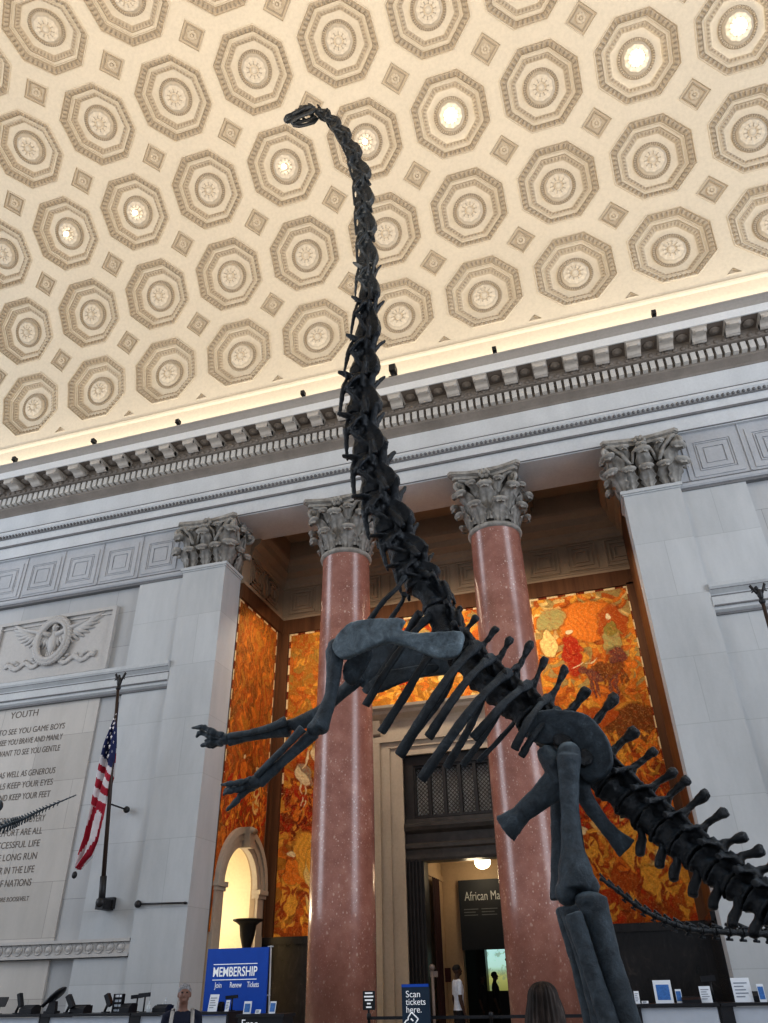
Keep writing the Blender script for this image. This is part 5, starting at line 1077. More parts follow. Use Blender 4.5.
# lit habitat case
dio = thing('habitat_case', 'glowing glass-fronted habitat case far inside the dim hall', 'display case', (-4.5, 31.0, 0))
w = MB(); w.box(-5.75, -3.25, 30.0, 30.3, 0, 1.28); w.box(-6.05, -5.72, 30.0, 30.4, 0, 3.4); w.box(-3.28, -2.95, 30.0, 30.4, 0, 3.4); w.box(-5.75, -3.25, 30.0, 30.4, 2.62, 3.4); wobj(w, 'case_frame', M['bronze'], dio)
t = NT('painted_savanna'); sx = t.n('ShaderNodeSeparateXYZ'); t.l(t.geo.outputs['Position'], sx.inputs[0]); mr = t.n('ShaderNodeMapRange'); mr.inputs['From Min'].default_value = 1.2; mr.inputs['From Max'].default_value = 2.7; t.l(sx.outputs['Z'], mr.inputs[0])
c = t.ramp(mr.outputs[0], [(0.0, (0.20, 0.20, 0.06)), (0.36, (0.38, 0.38, 0.14)), (0.45, (0.30, 0.42, 0.30)), (0.52, (0.42, 0.62, 0.55)), (1.0, (0.45, 0.72, 0.72))])
c = t.mix(t.ramp(t.noise(4, 5), [(0.52, (0, 0, 0)), (0.6, (0.6,)*3)]), c, (0.16, 0.22, 0.14)); M['savanna'] = t.base(c, 0.8); t.l(c, t.b.inputs['Emission Color']); t.b.inputs['Emission Strength'].default_value = 0.75
w = MB(); w.grid(lambda u, v: (-4.5+1.35*cos(PI*(1-u)), 30.4+1.2*sin(PI*u), lerp(1.0, 2.9, v)), 24, 2); wobj(w, 'painted_backdrop', M['savanna'], dio)
w = MB(); w.box(-5.75, -3.25, 30.3, 31.6, 1.1, 1.27); wobj(w, 'ground', plain('dry_grass', (0.3, 0.27, 0.08), 0.9), dio)
M['twig'] = plain('dark_foliage', (0.03, 0.045, 0.02), 0.9)
w = MB(); tx, ty = -4.75, 30.7
w.tube([(tx, ty, 1.2), (tx+.03, ty, 1.7), (tx-.05, ty, 2.0)], [.04, .03, .02], 6)
for k in range(7):
    a = k*0.9; w.tube([(tx-.02, ty, 1.75+.03*k), (tx+.25*cos(a), ty+.1*sin(a), 2.05+.04*k)], [.018, .008], 5); w.ball((tx+.28*cos(a), ty+.1*sin(a), 2.08+.03*k), (.16, .12, .04), 8, 5)
wobj(w, 'acacia_tree', M['twig'], dio)

# ------------------------------------------------------------------ desks along the wall
M['desktop'] = plain('black_counter', (0.015, 0.016, 0.02), 0.35); M['deskpanel'] = plain('pale_grey_panel', (0.42, 0.46, 0.52), 0.5, 0.04); M['dev'] = plain('black_plastic', (0.012, 0.013, 0.017), 0.4)
M['card'] = plain('white_card', (0.68, 0.72, 0.78), 0.5, 0.04); M['bluecard'] = plain('blue_print', (0.05, 0.16, 0.42), 0.5, 0.3, 40); M['greyprint'] = plain('grey_print_lines', (0.25, 0.28, 0.33), 0.6); M['clear'] = plain('pale_bottle', (0.45, 0.48, 0.50), 0.2)
def desk(x0, x1, y, label, group='ticket desks'):
    d = thing('ticket_desk', label, 'counter', (lerp(x0, x1, .5), y, 0), 0, group)
    wobj(MB().box(x0+.02, x1-.0, y-.06, y+.8, 1.05, 1.1), 'worktop', M['desktop'], d)
    wobj(MB().box(x0+.22, x1-.04, y, y+.05, .12, 1.04), 'front_panel', M['deskpanel'], d)
    wobj(MB().box(x0, x0+.22, y-.03, y+.75, 0, 1.05).box(x1-.05, x1, y, y+.75, 0, 1.05).box(x0+.2, x1-.04, y+.02, y+.7, 0, .12), 'side_panel', M['desktop'], d)
YD = 16.2
desk(-19.6, (-14.953, 16.200, 1.087)[0], YD, 'leftmost pale-fronted ticket desk running out of the frame'); desk((-14.953, 16.200, 1.087)[0], (-12.694, 16.200, 1.102)[0], YD, 'pale-fronted ticket desk at the far left below the carved inscription')
desk((-12.694, 16.200, 1.102)[0], (-10.507, 16.200, 1.115)[0], YD, 'pale-fronted ticket desk below the flag, left of the visitor'); desk((-10.507, 16.200, 1.115)[0], (-8.303, 16.200, 1.110)[0], YD, 'pale-fronted ticket desk behind the grey-haired visitor')
YE = 17.6
desk((-0.699, 17.600, 1.104)[0], (0.916, 17.600, 1.099)[0], YE, 'pale-fronted desk on the right below the dark dado, behind the shin bones'); desk((0.916, 17.600, 1.099)[0], (2.529, 17.600, 1.109)[0], YE, 'pale-fronted desk at the far right below the right pilaster')
ZT = 1.1
def item(name, label, cat, x, y, build, group=None):
    t_ = thing(name, label, cat, (x, y, ZT), 0, group); build(t_); t_.scale = (.78, .78, .74); return t_
def b_terminal(h, tilt, wd=.14):
    def f(t_):
        MB().box(-.09, .09, -.07, .07, 0, .02).tube([(0, 0, .02), (0, .02, h*.6)], .025, 8).obj('stand', M['dev'], t_)
        m = MB(); m.box(-wd, wd, -.02, .02, -h*.28, h*.28); m.obj('screen', M['dev'], t_, (0.02, -.02, h*.68), (rad(-25), 0, rad(tilt)))
    return f
def b_tilt(h, ang, w_=.05, l_=.2):
    def f(t_):
        MB().box(-.08, .10, -.07, .07, 0, .03).tube([(-.03, 0, .03), (.05, 0, h*.55)], [.035, .03], 8).obj('stand', M['dev'], t_)
        MB().box(-l_, l_, -.07, .07, -w_, w_).obj('head', M['dev'], t_, (.05, 0, h*.68), (0, rad(ang), 0))
    return f
def b_box(w_, h, d_=.2):
    def f(t_):
        MB().prism([(-d_, 0), (d_, 0), (d_, h), (-d_*.4, h), (-d_, h*.6)], 'x', -w_, w_).obj('body', M['dev'], t_); MB().box(-w_*.8, w_*.8, -d_*.3, d_*.8, h, h+.02).obj('lid', M['dev'], t_)
    return f
def b_card(w_, h, lean=-14, blue=False, frame=False):
    def f(t_):
        sh = MB().box(-w_, w_, -.006, .006, 0, h).obj('sheet', M['card'], t_, None, (rad(lean), 0, 0)); MB().prism([(0, 0), (.14, 0), (.07, h*.7)], 'x', -w_*.3, w_*.3).obj('easel', M['dev'], t_)
        m = MB(); m.box(-w_*.8, w_*.8, -.012, -.005, h*.15, h*.85) if blue else [m.box(-w_*.75, w_*lerp(.2, .8, (k*37 % 10)/10), -.012, -.005, h*(.2+.14*k), h*(.25+.14*k)) for k in range(5)]
        m.obj('printed_picture' if blue else 'printed_text', M['bluecard'] if blue else M['greyprint'], sh)
        if frame: m = MB(); m.box(-w_*1.12, w_*1.12, -.004, .012, -.02, h*1.06); m.obj('frame', M['card'] if blue else M['dev'], sh)
    return f
def b_bottle(h):
    def f(t_): bb = MB().lathe([(.05, 0), (.055, .02), (.055, h*.6), (.03, h*.72), (.02, h*.8)], 16).obj('bottle_body', M['clear'], t_); MB().lathe([(.022, h*.78), (.022, h*.86), (.008, h*.88), (.008, h), (.03, h), (.03, h*1.03)], 12).obj('pump', M['card'], bb)
    return f
def b_display(h):
    def f(t_): MB().box(-.07, .07, -.07, .07, 0, .02).tube([(0, 0, 0), (0, 0, h*.85)], .022, 8).obj('post', M['dev'], t_); MB().box(-.17, .17, -.03, .03, h*.78, h*1.0).obj('screen', M['dev'], t_, None, (0, rad(-4), 0))
    return f
def b_rack(w_, h):
    def f(t_):
        m = MB(); m.box(-w_, w_, .03, .05, 0, h); m.box(-w_, -w_+.02, -.08, .05, 0, h); m.box(w_-.02, w_, -.08, .05, 0, h)
        for k in range(4): m.box(-w_, w_, -.08, .03, h*k/4, h*k/4+.02)
        m.obj('rack', M['dev'], t_); m = MB()
        for k in range(4):
            for s in (-1, 1): m.box(s*w_*.45-w_*.36, s*w_*.45+w_*.36, -.03, -.015, h*k/4+.03, h*k/4+h*.2)
        m.obj('leaflets', M['card'], t_)
    return f
YI = 16.55
item('monitor', 'black monitor edge at the far left end of the desks', 'monitor', (-14.130, 16.550, 1.215)[0], YI, b_terminal(.45, 10, .2))
item('ticket_scanner', 'black tilted scanner on the leftmost desk, standing alone', 'scanner', (-13.638, 16.550, 1.210)[0], YI, b_tilt(.5, 68, .045, .18))
item('receipt_printer', 'low black printer between the lone scanner and the big tilted monitor', 'printer', (-13.299, 16.550, 1.170)[0], YI, b_box(.2, .2))
def bigmon(t_):
    MB().box(-.18, .18, -.12, .12, 0, .06).prism([(-.16, .05), (.14, .05), (.10, .3), (-.08, .3)], 'y', -.06, .06).tube([(-.05, 0, .2), (.02, .03, .4)], .05, 8).obj('stand', M['dev'], t_)
    m = MB(); m.lathe([(.02, -.04), (.22, -.035), (.26, 0), (.22, .035), (.02, .04)], 28); o = m.obj('tilted_screen', M['dev'], t_, (.06, 0, .45), (0, rad(-38), 0)); o.scale = (1.25, .8, 1.2)
    MB().tube([(-.3, -.05, .18), (-.15, -.05, .32), (0, -.03, .38)], [.05, .06, .05], 8).obj('swing_arm', M['dev'], t_)
item('monitor', 'black tilted monitor with rounded back, largest object on the left desks', 'monitor', (-12.730, 16.550, 1.164)[0], YI, bigmon)
item('ticket_scanner', 'black tilted scanner just right of the big tilted monitor', 'scanner', (-12.331, 16.550, 1.195)[0], YI, b_tilt(.42, 55, .06, .18)); item('receipt_printer', 'low black printer below the lower end of the flagpole', 'printer', (-12.116, 16.700, 1.154)[0], 16.72, b_box(.22, .18))
item('ticket_scanner', 'black tilted scanner just left of the leaflet rack', 'scanner', (-11.381, 16.550, 1.185)[0], YI, b_tilt(.45, 60, .06, .16)); item('leaflet_rack', 'black rack of white leaflets on the desk left of the visitor', 'leaflet rack', (-11.087, 16.550, 1.181)[0], YI, b_rack(.14, .45))
item('receipt_printer', 'low black printer right beside the leaflet rack', 'printer', (-10.837, 16.550, 1.144)[0], YI, b_box(.15, .2)); item('card_reader', 'thin black card reader on a stalk, just left of the payment screen', 'card reader', (-10.838, 16.850, 1.207)[0], 16.85, b_display(.42))
item('payment_screen', 'black payment screen on a post left of the sanitizer bottle', 'screen', (-10.465, 16.550, 1.209)[0], YI, b_display(.46)); item('sanitizer_bottle', 'white pump bottle on the desk beside the payment screen', 'bottle', (-10.222, 16.400, 1.175)[0], 16.35, b_bottle(.26))
item('sanitizer_bottle', 'pale bottle standing behind a black printer near the visitor shoulder', 'bottle', (-10.118, 16.750, 1.253)[0], 16.8, b_bottle(.32)); item('receipt_printer', 'black printer partly hidden by the grey-haired visitor', 'printer', (-10.007, 16.550, 1.170)[0], YI, b_box(.2, .16))
item('leaflet_stand', 'white printed sheet on a stand in front of the blue sign left edge', 'leaflet stand', (-8.788, 16.400, 1.227)[0], 16.4, b_card(.13, .40)); item('card_reader', 'small black card reader between two white sheets before the blue sign', 'card reader', (-8.672, 16.550, 1.188)[0], YI, b_box(.06, .2, .08))
item('leaflet_stand', 'narrow white card on the desk end in front of the blue sign', 'leaflet stand', (-8.461, 16.400, 1.206)[0], 16.4, b_card(.055, .26)); item('payment_screen', 'small black screen on a post before the middle of the blue sign', 'screen', (-8.530, 16.700, 1.252)[0], 16.75, b_display(.36))
UR_ = 17.95
item('leaflet_stand', 'white card on the right desk closest to the shin bones', 'leaflet stand', (-0.528, 17.950, 1.191)[0], UR_, b_card(.06, .28)); item('leaflet_stand', 'small white folded card lying low beside the shin bones', 'leaflet stand', (-0.392, 17.950, 1.125)[0], UR_, b_card(.08, .07, -40))
item('picture_stand', 'framed blue and white picture on the right desk', 'picture frame', (-0.027, 17.950, 1.248)[0], UR_, b_card(.19, .48, -10, True, True)); item('phone_stand', 'small upright white and black handset just right of the framed picture', 'handset', (0.245, 17.950, 1.243)[0], UR_, b_card(.07, .30, -8, True))
item('receipt_printer', 'flat black device with pale edge mid right desk', 'printer', (0.456, 17.950, 1.177)[0], UR_, b_box(.22, .12)); item('leaflet_stand', 'white leaflet holder near the black screen on the right desk', 'leaflet stand', (0.731, 17.950, 1.205)[0], UR_, b_card(.13, .36, -12))
item('payment_screen', 'black screen on a post at the end of the right desk', 'screen', (0.868, 18.100, 1.264)[0], 18.15, b_display(.58)); item('notice_stand', 'large white notice sheet at far right before the right pilaster', 'notice', (1.388, 17.950, 1.226)[0], UR_, b_card(.21, .52, -8))
item('receipt_printer', 'black device beside the large white notice at far right', 'printer', (1.619, 18.200, 1.157)[0], 18.22, b_box(.12, .2)); item('phone_stand', 'white and blue handset at the far right end of the desk', 'handset', (1.703, 17.950, 1.237)[0], UR_-.1, b_card(.075, .38, -8, True))

# ------------------------------------------------------------------ signs and barriers
M['mblue'] = plain('membership_blue', (0.008, 0.075, 0.42), 0.4, 0.05); M['signwhite'] = emit('white_lettering', (0.8, 0.82, 0.85), 0.15)
ms = thing('membership_sign', 'large blue MEMBERSHIP sign standing left of the left marble column', 'sign', (-9.1, 17.6, 0))
x0, x1, zt = (-9.645, 17.600, 2.264)[0], (-8.165, 17.600, 2.241)[0], (-8.871, 17.600, 2.242)[2]
wobj(MB().box(x0, x1, 17.57, 17.63, .35, zt), 'panel', M['mblue'], ms)
w = MB(); w.tube([(x1-.02, 17.75, 0), (x1+.04, 17.68, 1.1), (x1+.02, 17.66, zt+.03)], .02, 8); w.tube([(x0+.1, 17.75, 0), (x0+.1, 17.66, zt-.1)], .02, 8); w.box(x0, x1, 17.5, 17.95, 0, .05); w.tube([(x1-.05, 17.65, 1.35), (x1+.07, 17.65, 1.35)], .015, 6); w.tube([(x1-.05, 17.65, zt+.01), (x1+.08, 17.65, zt+.01)], .015, 6); wobj(w, 'stand', plain('brushed_steel', (0.45, 0.45, 0.46), 0.35), ms)
def sign_text(par, body, x, y, z, size, width, al='CENTER', bold=0.0, sh=0.0):
    o = text('lettering', body, size, (0, 0, 0), (PI/2, 0, 0), M['signwhite'], None, al, 0.003, bold=bold, shear=sh); bpy.context.view_layer.update(); o.scale = (width/o.dimensions.x, 1, 1); o.location = (x, y, z); adopt(o, par)
mx = lerp(x0, x1, .48); sw = x1-x0
sign_text(ms, 'MEMBERSHIP', mx, 17.562, (-8.876, 17.600, 1.788)[2], .25, sw*.72, bold=.004)
for k, b_ in ((-.255, 'Join'), (.03, 'Renew'), (.31, 'Tickets')): sign_text(ms, b_, mx+sw*k, 17.562, (-8.853, 17.600, 1.548)[2], .15, sw*(.115 if k < -.1 else .19))
wobj(MB().box(mx-.36*sw, mx+.36*sw, 17.56, 17.57, (-8.891, 17.600, 1.939)[2]-.008, (-8.891, 17.600, 1.939)[2]+.008).box(mx-.36*sw, mx+.36*sw, 17.56, 17.57, (-8.862, 17.600, 1.649)[2]-.008, (-8.862, 17.600, 1.649)[2]+.008), 'rule_line', M['signwhite'], ms)
kx0, kx1 = (-7.801, 15.600, 1.073)[0], (-6.874, 15.600, 1.064)[0]; kz = (-7.344, 15.600, 1.069)[2]
ks = thing('ticket_podium', 'black podium with white wording Free in front of the blue sign', 'podium', (lerp(kx0, kx1, .5), 15.8, 0))
wobj(MB().box(kx0, kx1, 15.6, 16.1, 0, kz-.05).box(kx0-.03, kx1+.03, 15.57, 16.13, kz-.05, kz), 'body', M['dev'], ks); sign_text(ks, 'Free', lerp(kx0, kx1, .28), 15.593, kz-.16, .2, .34)
ZT = kz
item('picture_stand', 'small framed white picture on the black podium', 'picture frame', (-7.695, 15.750, 1.163)[0], 15.75, b_card(.09, .26, -10, True, True)); item('leaflet_stand', 'small pale blue card lying low on the black podium', 'leaflet stand', (-7.469, 15.750, 1.097)[0], 15.75, b_card(.07, .10, -30)); item('leaflet_stand', 'white leaning leaflet at the right end of the black podium', 'leaflet stand', (-7.171, 15.750, 1.141)[0], 15.75, b_card(.08, .27, -16, True))
ZT = 1.1
sc = thing('scan_sign', 'dark navy standing sign reading Scan tickets here by the doorway', 'sign', (-4.7, 17, 0)); sx0, sx1, sz = (-4.952, 17.000, 1.498)[0], (-4.399, 17.000, 1.488)[0], (-4.684, 17.000, 1.493)[2]
wobj(MB().box(sx0, sx1, 16.96, 17.04, .03, sz), 'panel', plain('sign_navy', (0.010, 0.028, 0.055), 0.45), sc); wobj(MB().box(sx0, sx1, 16.955, 17.045, sz-.05, sz), 'top_edge', M['mblue'], sc); wobj(MB().box(sx0-.05, sx1+.05, 16.8, 17.2, 0, .03), 'base', M['dev'], sc)
for k, (b_, wd) in enumerate((('Scan', .36), ('tickets', .50), ('here.', .38))): sign_text(sc, b_, sx0+.08, 16.953, sz-.17-.125*k, .155, wd*.8, 'LEFT')
tc = (lerp(sx0, sx1, .30), sz-.62); w = MB(); a = rad(-40)
def tk(x, z): return (tc[0]+x*cos(a)-z*sin(a), tc[1]+x*sin(a)+z*cos(a))
outl = [tk(*q) for q in ((-.085, -.14), (.085, -.14), (.085, -.03), (.06, 0), (.085, .03), (.085, .14), (-.085, .14), (-.085, .03), (-.06, 0), (-.085, -.03))]
for i in range(len(outl)): p, q = outl[i], outl[(i+1) % len(outl)]; w.tube([(p[0], 16.953, p[1]), (q[0], 16.953, q[1])], .013, 6)
for s in (-.05, .05): p, q = tk(-.03, s), tk(.03, s); w.tube([(p[0], 16.953, p[1]), (q[0], 16.953, q[1])], .014, 6)
wobj(w, 'ticket_symbol', M['signwhite'], sc)
def stanchion(x, y, label):
    s = thing('barrier_post', label, 'barrier post', (x, y, 0), 0, 'belt barrier posts')
    MB().lathe([(.17, 0), (.17, .02), (.06, .05), (.03, .06)], 24).obj('base', M['dev'], s); MB().lathe([(.03, .03), (.03, .9), (.045, .9), (.045, 1.0), (.03, 1.01)], 16).obj('post', M['dev'], s); return s
px_ = [(-5.846, 17.600, 0.980)[0], (-3.328, 17.600, 0.941)[0], (-1.119, 17.600, 1.015)[0]]; lb = ['black barrier post under the small black notice by the left column', 'black barrier post in the doorway between guard and right column', 'black barrier post right of the right marble column']
for x, l in zip(px_, lb): stanchion(x, 17.6, l)
for k, l in ((0, 'black belt stretched from the left column across the doorway'), (1, 'black belt stretched past the right marble column behind the long-haired visitor')):
    tag(MB().box(px_[k]+.04, px_[k+1]-.04, 17.59, 17.605, .90, .955).obj('barrier_belt', M['dev']), l, 'barrier belt', 'barrier belts')
px2 = (-7.885, 17.900, 0.972)[0]
nt = thing('notice_plate', 'small black notice with white lines of wording on the barrier post', 'notice', (px_[0], 17.58, 1.0)); a, b, z0, z1 = (-5.968, 17.580, 1.237)[0], (-5.708, 17.580, 1.234)[0], (-5.839, 17.580, 1.065)[2], (-5.836, 17.580, 1.391)[2]
wobj(MB().box(a, b, 17.57, 17.59, z0, z1).box(px_[0]-.02, px_[0]+.02, 17.575, 17.59, .98, z0), 'plate', M['dev'], nt); w = MB()
for k, q in enumerate((.62, .78, .66, .3, .45)): zc = lerp(z1, z0, (k+.6)/5.4); w.box(lerp(a, b, .5-q/2), lerp(a, b, .5+q/2), 17.562, 17.572, zc-.014, zc+.014)
wobj(w, 'printed_text', M['signwhite'], nt)
pp = (-5.084, 20.000, 1.847); w = MB(); w.tube([(pp[0], 20.0, 0), (pp[0], 20.0, pp[2]-.06)], .035, 10); w.ball((pp[0], 20.0, pp[2]-.03), .07, 10, 8); w.box(pp[0]-.05, pp[0]+.13, 19.98, 20.02, pp[2]-.22, pp[2]-.1); w.lathe([(.16, 0), (.16, .03), (.05, .05)], 20, (pp[0], 20, 0))
tag(w.obj('post', plain('tan_metal_post', (0.16, 0.12, 0.10), 0.45)), 'slim tan metal post with a ball top in the doorway', 'post')
rb = (-6.164, 25.900, 1.726); tag(MB().box(rb[0]-.13, rb[0]+.13, 25.93, 26.0, rb[2]-.18, rb[2]+.18).box(rb[0]-.09, rb[0]+.09, 25.91, 25.94, rb[2]-.03, rb[2]+.12).obj('mounted_box', plain('dark_red_box', (0.05, 0.012, 0.012), 0.5)), 'dark red box on the passage wall left of the guard', 'wall box')
cu = MB(); cu.grid(lambda u, v: (-6.03+.03*sin(u*22), 24.2+u*.8, .2+4.0*v), 40, 2); tag(cu.obj('curtain', plain('dark_red_curtain', (0.022, 0.004, 0.004), 0.9)), 'dark red curtain just inside the doorway, left edge', 'curtain')

# ------------------------------------------------------------------ people
def person(label, loc, rotz, h, skin, top, bottom, hair, hairstyle='short', sleeve=.62, lean=0, head_turn=0.0, shoes=None, stride=0.0):
    """one continuous figure facing -Y, built at height 1 then scaled; fused into a single surface, coloured by region"""
    mb = MB(); R_ = .021
    for s in (-1, 1):
        f = stride*s
        mb.tube([(s*.052, 0, .52), (s*.055, -f*.5, .40), (s*.054, -f, .285), (s*.052, -f*.7, .17), (s*.052, -f*.2, .045)], [(.056, .06), (.050, .054), (.034, .037), (.034, .036), (.021, .023)], 14, hint=(0, 1, 0))
        mb.tube([(s*.052, .03-f*.2, .024), (s*.056, -.035-f*.2, .022), (s*.06, -.095-f*.2, .016)], [(.026, .024), (.028, .022), (.022, .013)], 10, hint=(0, 0, 1))
        sh_, el, wr = Vector((s*.103, .008, .808)), Vector((s*.135, .018, .632)), Vector((s*.140, -.028, .482))
        mb.tube([tuple(sh_+Vector((-s*.03, 0, .008))), tuple(sh_), tuple(sh_.lerp(el, .45)), tuple(el), tuple(el.lerp(wr, .3)), tuple(el.lerp(wr, .7)), tuple(wr)], [.033, .036, .029, .0235, .025, .019, .0155], 12)
        pm = wr+Vector((0, -.012, -.045)); mb.tube([tuple(wr), tuple(wr.lerp(pm, .5)), tuple(pm)], [(.012, .015), (.011, .022), (.010, .023)], 10, hint=(1, 0, 0))
        for k in range(4):
            b0 = pm+Vector((0, (k-1.5)*.0115, 0)); ln = (.036, .044, .042, .032)[k]
            mb.tube([tuple(b0), tuple(b0+Vector((-s*.003, -.003, -ln*.55))), tuple(b0+Vector((-s*.012, -.004, -ln)))], [.0056, .0052, .0042], 8)
        tb = wr.lerp(pm, .35)+Vector((-s*.004, -.014, 0)); mb.tube([tuple(tb), tuple(tb+Vector((-s*.006, -.016, -.02))), tuple(tb+Vector((-s*.008, -.018, -.038)))], [.008, .0065, .0048], 8)
    mb.tube([(0, 0, .465), (0, 0, .52), (0, -.004, .58), (0, -.006, .64), (0, -.006, .71), (0, .0, .77), (0, .006, .815), (0, .008, .84)], [(.075, .058), (.100, .066), (.092, .060), (.088, .056), (.104, .064), (.112, .062), (.088, .046), (.036, .036)], 20, hint=(0, 1, 0))
    mb.tube([(0, .010, .825), (0, .002, .862), (0, -.004, .89)], [.034, .030, .031], 14)
    hd = Vector((0, -.006, .932)); HT = Matrix.Translation(hd) @ Matrix.Rotation(head_turn, 4, 'Z')
    def hq(x, y, z): return tuple(HT @ Vector((x, y, z)))
    hm = MB()
    hm.ball((0, .006, .012), (.042, .052, .052), 20, 14); hm.tube([(0, -.012, .0), (0, -.018, -.03), (0, -.024, -.054)], [(.038, .036), (.034, .032), (.018, .018)], 14, hint=(0, 1, 0))
    hm.tube([(0, -.047, .012), (0, -.056, -.004), (0, -.060, -.012)], [.0055, .0075, .0085], 8); hm.ball((0, -.050, -.030), (.014, .006, .0035), 8, 6); hm.ball((0, -.049, -.037), (.013, .006, .004), 8, 6)
    for s in (-1, 1): hm.ball((s*.043, .006, -.002), (.006, .012, .018), 8, 6); hm.ball((s*.017, -.044, .020), (.013, .006, .004), 8, 6); hm.ball((s*.024, -.038, -.012), (.012, .010, .010), 8, 6)
    mb.add([hq(*v) for v in hm.v], hm.f)
    o = mb.obj('person', [skin, top, bottom, shoes or M['dev'], hair]); r = o.modifiers.new('fuse', 'REMESH'); r.mode = 'VOXEL'; r.voxel_size = .0052; r.use_smooth_shade = True; m = o.modifiers.new('soft', 'SMOOTH'); m.iterations = 2; m.factor = .4
    bpy.context.view_layer.update(); me = bpy.data.meshes.new_from_object(o.evaluated_get(bpy.context.evaluated_depsgraph_get())); o.modifiers.clear(); o.data = me; me.materials.clear()
    for q in (skin, top, bottom, shoes or M['dev'], hair): me.materials.append(q)
    n = len(me.polygons); cen = np.zeros(n*3); me.polygons.foreach_get('center', cen); cen = cen.reshape(-1, 3); mi = np.zeros(n, np.int32); ax_ = np.abs(cen[:, 0]); z = cen[:, 2]
    arm = (ax_ > .108) & (z < .80) | (ax_ > .118)
    mi[(~arm) & (z > .515) & (z < .845)] = 1; mi[arm & (z > sleeve)] = 1; mi[(~arm) & (z <= .515)] = 2; mi[z < .04] = 3
    neck = (np.hypot(cen[:, 0], cen[:, 1]-.006) < .04) & (z > .832); mi[neck] = 0; mi[z > .85] = 0
    me.polygons.foreach_set('material_index', mi); me.polygons.foreach_set('use_smooth', np.ones(n, bool)); me.update()
    o.location = loc; o.rotation_euler = (0, 0, rotz); o.scale = (h, h, h); tag(o, label, 'person')
    def kid(name, m_, mat): return m_.obj(name, mat, o)
    hh = MB()
    if hairstyle in ('short', 'cap'):
        hh.grid(lambda u, v: hq((.046+.001*sin(u*60))*sin(v*PI*.56)*sin(2*PI*u), .010+(.056)*sin(v*PI*.56)*(-cos(2*PI*u))*(1 if cos(2*PI*u) < 0 else .90), .016+.053*cos(v*PI*.56)+(.02*max(0, cos(2*PI*u))*v)), 32, 10)
        kid('hair', hh, hair)
    if hairstyle == 'long':
        def lf(u, v):
            a = 2*PI*u; back = .5-.5*cos(a)
            st = .0022*sin(a*23)+.0014*sin(a*41+1)
            if v < .45: q = v/.45*PI*.5; return hq((.062+st)*sin(q)**.85*sin(a), .012-(.066+st)*sin(q)**.85*cos(a)*(.80 if cos(a) > 0 else 1), .010+.062*cos(q)+(.012*max(0, cos(a))*v*2))
            t_ = (v-.45)/.55; w_ = 1+.30*sin(t_*PI*.62); return hq((.062+st)*w_*sin(a), .012-(.066+st if cos(a) < 0 else .053+st)*w_*cos(a)+.012*t_, .010+.012*max(0, cos(a))-t_*(.17*back+.03))
        hh.grid(lf, 96, 26); kid('hair', hh, hair)
    ey = MB()
    for s in (-1, 1): ey.ball(hq(s*.017, -.0455, .012), (.0065, .004, .004), 8, 6)
    kid('eyes', ey, M['dev']); return o, hq
def fabric(n, c): return plain(n, c, 0.85, 0.15, 30)
SK1, SK2, SK3 = plain('ruddy_skin', (0.22, 0.12, 0.09), 0.55), plain('brown_skin', (0.06, 0.03, 0.02), 0.55), plain('fair_skin', (0.35, 0.2, 0.14), 0.55)
GH = NT('grey_hair'); GH = GH.base(GH.ramp(GH.noise(90, 3), [(0.3, (0.10, 0.10, 0.105)), (0.65, (0.34, 0.34, 0.36))]), 0.7)
BH = NT('brown_hair'); BH = BH.base(BH.ramp(BH.noise(50, 4, 0.6, BH.mapping(scale=(1, 1, 0.06))), [(0.3, (0.007, 0.005, 0.004)), (0.6, (0.036, 0.026, 0.022)), (0.8, (0.11, 0.085, 0.075))]), 0.6, 0.15)
mp = (-4.956, 8.600, 1.463); hM = mp[2]+.155
man, mq = person('grey-haired visitor in a dark top with pale backpack straps, facing the camera', (mp[0], 8.6, 0), rad(30), (-4.963, 8.600, 1.518)[2]/.995, SK1, fabric('navy_top', (0.012, 0.016, 0.035)), fabric('dark_trousers', (0.02, 0.022, 0.03)), GH, 'short', .62, head_turn=0)
bp_ = MB(); bp_.ball((0, .12, .70), (.095, .06, .13), 16, 12); bp_.ball((0, .165, .66), (.07, .03, .06), 12, 8); bpo = bp_.obj('backpack', fabric('grey_pack', (0.10, 0.10, 0.11)), man)
sp = MB()
for s in (-1, 1): sp.tube([(s*.062, .085, .79), (s*.066, .03, .848), (s*.068, -.025, .835), (s*.072, -.064, .77), (s*.074, -.068, .69), (s*.085, -.045, .60), (s*.095, .03, .58)], [(.013, .006)]*7, 8, hint=(0, 1, 0.3))
sp.obj('backpack_strap', fabric('pale_strap', (0.42, 0.40, 0.38)), man)
lg = MB(); lg.box(.028, .055, -.078, -.066, .715, .728); lg.obj('chest_emblem', fabric('pale_emblem', (0.5, 0.5, 0.5)), man)
wp = (-0.681, 5.300, 1.420)
person('visitor with long straight brown hair seen from behind in front of right column', (wp[0], 5.3, 0), rad(170), (-0.677, 5.300, 1.450)[2]/.995, SK3, fabric('dark_grey_top', (0.03, 0.03, 0.035)), fabric('blue_jeans', (0.04, 0.06, 0.11)), BH, 'long')
gp = (-4.632, 20.600, 1.365)
person('guard in white short-sleeved shirt and black trousers standing in the doorway', (gp[0], 20.6, 0), rad(120), (-4.620, 20.600, 1.866)[2]/.995, SK2, fabric('white_shirt', (0.62, 0.68, 0.78)), fabric('black_trousers', (0.010, 0.010, 0.013)), plain('black_hair', (0.008, 0.007, 0.007), 0.7), 'short', .68)
for x, y, hgt, lab in ((494, 972, 0, 'dark figure standing in front of the glowing habitat case, right one of two'), (481, 976, 0, 'dark figure at left of the glowing habitat case, taller dim silhouette')):
    pass
dk = fabric('dim_clothes', (0.012, 0.012, 0.014))
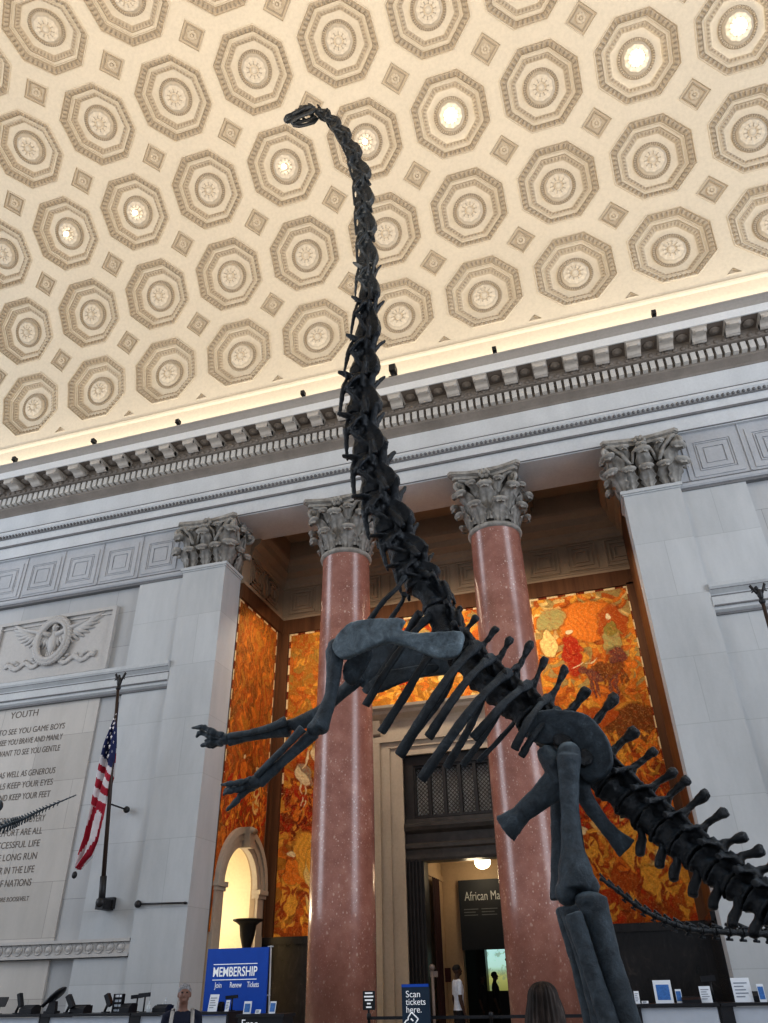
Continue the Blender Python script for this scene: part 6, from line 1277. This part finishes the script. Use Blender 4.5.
q1 = (-4.996, 27.500, 1.791); person('dark figure standing right in front of the glowing habitat case', (q1[0], 27.5, 0), rad(95), q1[2]/.995, SK2, dk, dk, plain('dim_hair', (0.01, 0.009, 0.008), 0.7), 'short')
q2 = (-5.292, 27.200, 1.742); person('dim dark figure at the left edge of the glowing habitat case', (q2[0]-.05, 27.2, 0), rad(80), q2[2]/.995, SK2, dk, dk, plain('dim_hair_two', (0.01, 0.009, 0.008), 0.7), 'short')

# ------------------------------------------------------------------ light and camera
wd = bpy.data.worlds.new('hall_air'); SC.world = wd; wd.use_nodes = True
bg = wd.node_tree.nodes['Background']; bg.inputs[0].default_value = (0.80, 0.88, 1.0, 1); bg.inputs[1].default_value = 0.47
def area(name, loc, rot, size, energy, col, spread=180):
    l = bpy.data.lights.new(name, 'AREA'); l.shape = 'RECTANGLE'; l.size, l.size_y = size; l.energy = energy; l.color = col; l.spread = rad(spread)
    o = bpy.data.objects.new(name, l); COL.objects.link(o); o.location = loc; o.rotation_euler = rot; return o
def point(name, loc, energy, col, r=.15):
    l = bpy.data.lights.new(name, 'POINT'); l.energy = energy; l.color = col; l.shadow_soft_size = r
    o = bpy.data.objects.new(name, l); COL.objects.link(o); o.location = loc; return o
# tall arched windows at both ends of the hall
area('window_light', (19, 6, 13), (0, rad(90), 0), (16, 11), 2700, (0.83, 0.90, 1.0))
area('window_light', (-33, 6, 13), (0, rad(-90), 0), (16, 11), 2700, (0.83, 0.90, 1.0))
# broad unseen lamp added in mid-air to warm the vault, then the cornice cove
area('vault_fill', (-4.5, 5.5, 11), (rad(180), 0, 0), (22, 6), 2050, (1.0, 0.86, 0.68), 150)
area('cove_light', (-8.5, 18.0, 18.2), (rad(122), 0, 0), (46, 0.2), 450, (1.0, 0.92, 0.76), 150)
# unseen fill lamp added to brighten the murals, then alcove and passage lamps
area('mural_fill', (-4.87, 20.8, 12.2), (rad(30), 0, 0), (11, 0.5), 300, (1.0, 0.82, 0.62))
point('alcove_lamp', (-12.9, 22.0, 3.4), 210, (1.0, 0.88, 0.64), .3)
point('passage_lamp', (-4.87, 25.0, 4.3), 28, (1.0, 0.80, 0.52), .25)
cam = bpy.data.cameras.new('camera'); co = bpy.data.objects.new('camera', cam); COL.objects.link(co)
cam.sensor_fit = 'VERTICAL'; cam.sensor_height = 36; cam.sensor_width = 27; cam.lens = 26.3527; cam.shift_y = -0.00949; cam.clip_end = 200; cam.clip_start = 0.05
mw = Matrix(((0.954083, 0.176824, 0.241783), (0.299022, -0.514645, -0.803571), (-0.017658, 0.838972, -0.543889))).to_4x4(); mw.translation = Vector((0, 0, 1.45)); co.matrix_world = mw
SC.camera = co
SC.view_settings.view_transform = 'Standard'; SC.view_settings.look = 'Medium High Contrast'; SC.view_settings.exposure = 0.17; SC.view_settings.gamma = 1.0
SC.cycles.max_bounces = 6
